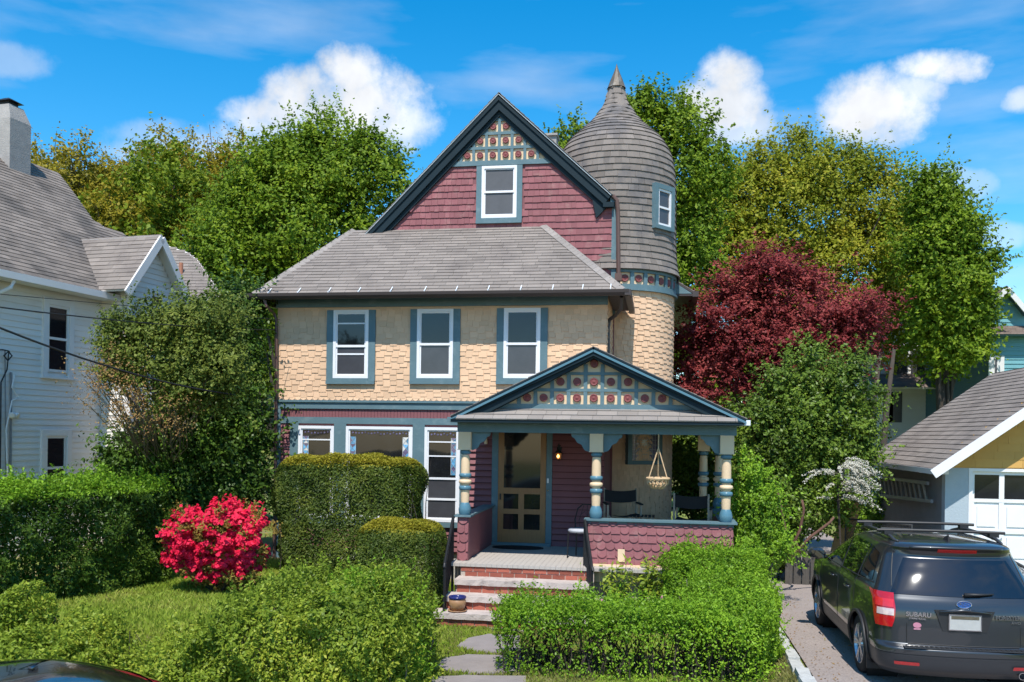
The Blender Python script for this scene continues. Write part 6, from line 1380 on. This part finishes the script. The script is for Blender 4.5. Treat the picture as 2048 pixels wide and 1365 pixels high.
def build_suv():
    cxr = D(1936, 1200, 9.5); car = empty('parked_suv', (cxr[0], cxr[1], .155), radians(.6)); tag(car, 'dark grey metallic estate car with roof rails parked in the driveway, seen from behind', 'car')
    bd = Body(suv, .20, .42, .11)
    wy = (.98, 3.62)
    g = bd.skin(.30, 1.62, 132, wy, .385); g.build('body', 'car_paint', car, True)
    # lower bumper and sills
    low = Body([(t[0], t[1]+.004, t[2]-.012, t[3]+.01) for t in suv], .20, .42, .11)
    lowg = low.skin(.20, .44, 30, wy, .385); lowg.f.pop(); lowg.build('lower_cladding', 'car_bumper', car, True)
    B('underbody', 'car_trim', car, (-.66, .66, .3, 4.2, .24, .9)); B('step_pad', 'car_bumper', car, (-.62, .62, .018, .10, .517, .527))
    for k in range(22): pass
    g = MB()
    for k in range(24): g.box(-.6+k*.05, -.6+k*.05+.03, .02, .085, .5275, .532)
    g.build('step_ribs', 'car_trim', car)
    # roof
    g = MB(); n1, n2 = 16, 24
    def roofz(x, y):
        lo_, hi = 1.50, 1.62
        for _ in range(22):
            m = (lo_+hi)/2; w, yr, yf = interp(suv, m)[:3]
            inside = abs(x) < w*.97 and yr+.05*(x/w)**2 < y < yf-.08*(x/w)**2
            lo_, hi = (m, hi) if inside else (lo_, m)
        return lo_
    for s in (-1, 1):
        for nm, c4 in (('front_side_window', [(2.12,1.075),(3.30,1.05),(2.62,1.475),(2.17,1.50)]), ('rear_side_window', [(1.25,1.09),(2.05,1.075),(2.10,1.50),(1.20,1.485)]), ('quarter_window', [(.66,1.14),(1.19,1.09),(1.14,1.48),(.80,1.43)])):
            bd.patch_side(c4, .005, (16, 10), s).build(nm, 'car_glass', car, True)
        g = MB(); P = [bd.off(bd.side_u(y, z), z, .010, s) for y, z in [(.60,1.12)]+[(.66+.3*k, 1.118-.006*k) for k in range(1, 9)]+[(3.36,1.035)]]; g.tube(P, .008, 6); g.build('window_trim', 'car_trim', car)
        g = MB()
        for yy, z0_, z1_ in ((1.22,.5,1.48),(2.11,.34,1.50),(3.28,.4,1.0)): g.tube([bd.off(bd.side_u(yy+.1*max(0,.8-z)*(1 if yy < 1.5 else 0), z), z, .001, s) for z in [z0_+(z1_-z0_)*k/14 for k in range(15)]], .004, 4)
        g.build('door_gap', 'car_trim', car)
        for yy in (1.42, 2.32): g = MB(); g.tube([bd.off(bd.side_u(yy+a, .93), .93, .008+.025*b, s) for a, b in ((0,0),(.03,1),(.17,1),(.2,0))], .012, 6); g.build('door_handle', 'car_paint', car, True)
        g = MB(); p = bd.off(bd.side_u(3.08, 1.06), 1.06, .02, s); c = Vector(p)+Vector((s*.13, .02, .05))
        g.tube([p, tuple(c-Vector((s*.05,0,.03)))], .025, 6); V = []
        for j, (a, r) in enumerate(((-.09,.5),(-.05,.95),(0,1),(.05,.8),(.09,.35))):
            for i in range(12): q = 2*pi*i/12; V.append((c.x+.125*r*cos(q)*1.0, c.y+a, c.z+.085*r*sin(q)))
        base = len(g.v); g.v += V; g.f += [(base+j*12+i, base+j*12+(i+1) % 12, base+(j+1)*12+(i+1) % 12, base+(j+1)*12+i) for j in range(4) for i in range(12)]; g.f.append(tuple(base+i for i in range(12))); g.build('mirror', 'car_paint', car, True)
        B('mirror_glass', 'car_glass', car, (c.x-.085, c.x+.085, c.y-.096, c.y-.091, c.z-.05, c.z+.05))
        # tail lamp round the corner
        tl = bd.patch_u(0, 0, .71, 1.06, .016, (16, 14), s, fu=lambda b: (1.12+.10*max(0,b-.6)-.06*sin(b*pi)+.15*max(0,.2-b), 1.72+.34*b)); tl = tl.build('tail_light', 'red_lens', car, True)
        bd.patch_u(0, 0, .83, .90, .020, (12, 5), s, fu=lambda b: (1.10, 1.66)).build('clear_lens', 'clear_lens', tl, True)
        bd.patch_u(0, 0, .915, .995, .020, (12, 5), s, fu=lambda b: (1.12, 1.74)).build('brake_lens', 'red_lens_bright', tl, True)
        bd.patch_u(0, 0, .335, .37, .030, (12, 3), s, fu=lambda b: (.72, 1.18)).build('rear_reflector', 'red_lens', car, True)
        # roof rail
        P = [(s*.55,.62,roofz(.55,.62)+.0),(s*.565,.70,1.59),(s*.57,.85,1.62),(s*.575,1.3,1.638),(s*.575,1.8,1.636),(s*.57,2.1,1.615),(s*.56,2.3,1.58),(s*.55,2.42,1.55)]
        g = MB(); g.tube(P, [.012,.02,.02,.018,.018,.018,.018,.012], 8); g.build('roof_rail', 'car_bumper', car, True)
        for yy in wy:
            g = MB(); R0 = .385; P = []
            for k in range(-3, 24): 
                a = pi*k/20; y_a, z_a = yy+R0*cos(a), .34+R0*sin(a)
                if z_a > .22: P.append(low.off(low.side_u(y_a, max(z_a, .21)), max(z_a,.21), .012, s))
            g.tube(P, .02, 7); g.build('arch_trim', 'car_trim', car, True)
            g = MB(); g.lathe_dir((s*.50, yy, .34), (s,0,0), [(0,0),(.385,0),(.39,.34)], 32); g.build('wheel_well', 'tyre', car)
            wheel(car, s*.765, yy, s)
        g = MB(); g.hexa([(s*.66,1.36,.12),(s*.86,1.36,.12),(s*.86,1.385,.12),(s*.66,1.385,.12),(s*.66,1.36,.42),(s*.88,1.36,.42),(s*.88,1.385,.42),(s*.66,1.385,.42)]) if False else g.hexa([(s*.64,.60,.14),(s*.87,.60,.14),(s*.87,.62,.14),(s*.64,.62,.14),(s*.64,.60,.38),(s*.875,.60,.38),(s*.875,.62,.38),(s*.64,.62,.38)]); g.build('mud_flap', 'car_trim', car)
    for yy in (.95, 1.95):
        g = MB(); g.tube([(-.70,yy,1.68),(-.3,yy,1.686),(.3,yy,1.686),(.70,yy,1.68)], .018, 8); g.build('crossbar', 'car_trim', car)
        for s in (-1, 1): g = MB(); g.box(s*.575-.05, s*.575+.05, yy-.045, yy+.045, 1.632, 1.676); g.build('crossbar_foot', 'car_trim', car)
    # tailgate glass, spoiler, brake light
    bd.patch_u(0, 0, 1.055, 1.425, .005, (30, 14), 1, True, lambda b: (0, 1.28-.14*b)).build('rear_window', 'car_glass', car, True)
    bd.patch_u(0, 0, 1.508, 1.545, .026, (16, 3), 1, True, lambda b: (0, .46)).build('high_brake_light', 'red_lens_bright', car, True)
    g = MB(); P = []
    for k in range(21):
        q = -1+2*k/20; P.append(bd.off(abs(q)*1.15, 1.553-.008*abs(q)**3, .018, 1 if q >= 0 else -1))
    g.tube(P, .014, 8); g.build('spoiler_lip', 'car_paint', car, True)
    g = MB(); y = 1.0; g.hexa([(-.015,y-.1,1.60),(.015,y-.1,1.60),(.03,y+.08,1.60),(-.03,y+.08,1.60),(-.004,y-.06,1.675),(.004,y-.06,1.675),(.01,y+.0,1.655),(-.01,y+.0,1.655)]); 
    g.v = [(a, b-.28, c) for a, b, c in g.v]; g.build('antenna_fin', 'tyre', car)
    # wiper
    g = MB(); a, b = bd.off(.02, 1.07, .03), bd.off(.50, 1.085, .025); g.tube([a, ((a[0]+b[0])/2, (a[1]+b[1])/2-.01, 1.09), b], [.022,.014,.008], 7); g.build('rear_wiper', 'car_trim', car, True)
    # panel gaps of the tailgate
    for s in (-1, 1):
        g = MB(); P = [bd.off(.86-.0*z, z, .001, s) for z in [.55+.015*k for k in range(15)]]+[bd.off(1.30+.02*k, 1.13+.03*k, .001, s) for k in range(13)]
        g.tube(P[:15], .005, 5); g.tube(P[15:], .005, 5); g.build('tailgate_gap', 'car_trim', car)
    g = MB(); P = [bd.off(u, .547, .002, 1) for u in [k*.06 for k in range(15)]]; g.tube([(-p[0],p[1],p[2]) for p in P[::-1]]+P[1:], .006, 5); g.build('bumper_gap', 'car_trim', car)
    # plate recess and plate
    yb = bd.P(0, .84)[1]; slp = math.atan2(bd.P(0,.95)[1]-bd.P(0,.72)[1], .23)
    g = MB(); g.prism([(-.30,yb-.004,.925),(-.22,yb-.006,.70),(.22,yb-.006,.70),(.30,yb-.004,.925)], (0,.004,0)); g.build('plate_recess', 'car_trim', car)
    pl = B('number_plate', 'plate', car, (-.155, .155, yb-.022, yb-.012, .725, .875)); B('plate_band', 'plate_dark', pl, (-.14, .14, yb-.0245, yb-.0221, .835, .868))
    g = MB(); g.box(-.165,-.1551,yb-.026,yb-.01,.715,.885); g.box(.1551,.165,yb-.026,yb-.01,.715,.885); g.box(-.1549,.1549,yb-.0262,yb-.01,.8751,.885); g.box(-.1549,.1549,yb-.0262,yb-.01,.715,.7249); g.build('plate_frame', 'chrome', pl)
    g = MB(); g.tube([(-.26,yb-.02,.905),(0,yb-.035,.935),(.26,yb-.02,.905)], [.008,.018,.008], 8); g.build('tailgate_grip', 'car_paint', car, True)
    # oval badge with stars
    yo_ = bd.P(0, .985)[1]; em = empty('emblem', (0, yo_-.012, .985)); em.parent = car
    g = MB(); N_ = 28; ring = [(.075*cos(2*pi*k/N_), 0, .037*sin(2*pi*k/N_)) for k in range(N_)]; g.prism(ring, (0,.012,0)); g.build('badge', 'emblem_blue', em)
    g = MB(); g.tube([(.075*cos(2*pi*k/N_), -.002, .037*sin(2*pi*k/N_)) for k in range(N_+1)], .005, 6)
    for sx, sz, r in ((-.035,.008,.014),(-.005,.016,.007),(.02,.012,.007),(.04,0,.007),(.012,-.014,.007),(-.012,-.008,.007)):
        P = []
        for k in range(8): rr = r if k % 2 == 0 else r*.35; P.append((sx+rr*1.3*cos(k*pi/4), -.004, sz+rr*sin(k*pi/4)))
        g.prism(P, (0,.003,0))
    g.build('stars', 'chrome', em)
    yt = bd.P(.6, .90)[1]-.012
    textmesh('SUBARU', .068, .004, 'lettering', 'chrome', car, (-.46, yt-.004, .86), (radians(90), 0, radians(-8)))
    textmesh('SYMMETRICAL', .026, .003, 'lettering', 'chrome', car, (-.47, yt-.004, .817), (radians(90), 0, radians(-8)))
    textmesh('FORESTER', .058, .004, 'lettering', 'chrome', car, (.44, yt-.004, .86), (radians(90), 0, radians(8)))
    textmesh('AWD', .04, .003, 'lettering', 'chrome', car, (.52, yt+.004, .81), (radians(90), 0, radians(8)))
    g = MB(); g.prism([(-.47+.042*cos(2*pi*k/20), yt-.0, .745+.028*sin(2*pi*k/20)) for k in range(20)], (0,.012,0)); g.box(-.505,-.435,yt+.001,yt+.012,.697,.713); g.build('sticker', 'petal_pink', car)
    g = MB(); g.lathe_dir((.56, .06, .27), (0,-1,0), [(.0,-.1),(.03,-.02),(.038,.03),(.033,.03),(.028,-.05),(0,-.06)], 16); g.build('exhaust_pipe', 'chrome', car)
    return car
build_suv()
sed = [(.20,.80,.10,4.6),(.35,.88,.02,4.7),(.55,.90,.0,4.72),(.75,.895,.03,4.70),(.86,.885,.08,4.60),(.92,.87,.20,4.2),(.96,.85,.45,3.75),(1.02,.82,.70,3.5),(1.15,.75,.98,3.2),(1.28,.68,1.25,2.85),(1.36,.60,1.50,2.6),(1.40,.50,1.75,2.4),(1.42,.36,1.95,2.25),(1.425,.2,2.05,2.15)]
def build_sedan():
    p = D(120, 1318, 5.2); zr = p[2]; p = (p[0], p[1]-.42, p[2]); c = empty('black_car', (0,0,0)); tag(c, 'glossy black car roof at the lower left edge, parked on the street', 'car')
    c.rotation_euler = (0,0,radians(-84)); y0 = 2.1; cx = p[0]-y0*.99; c.location = (p[0]-2.1*sin(radians(84)), p[1]-2.1*cos(radians(84)), zr-1.425)
    bd = Body(sed, .25, .42, .06); bd.skin(.22, 1.425, 90, (.95, 3.75), .36).build('body', 'black_car', c, True)
    B('underbody', 'car_trim', c, (-.65, .65, .3, 4.3, .24, .86))
    for s in (-1, 1):
        bd.patch_side([(1.95,.98),(3.2,.97),(2.75,1.30),(2.05,1.33)], .005, (12, 8), s).build('side_window', 'car_glass', c, True)
        bd.patch_side([(1.0,1.0),(1.88,.98),(1.98,1.33),(1.45,1.30)], .005, (12, 8), s).build('side_window', 'car_glass', c, True)
        for yy in (.95, 3.75): wheel(c, s*.77, yy, s, .33)
    bd.patch_u(0, 0, 1.0, 1.30, .005, (24, 10), 1, True, lambda b: (0, 1.2)).build('rear_window', 'car_glass', c, True)
build_sedan()
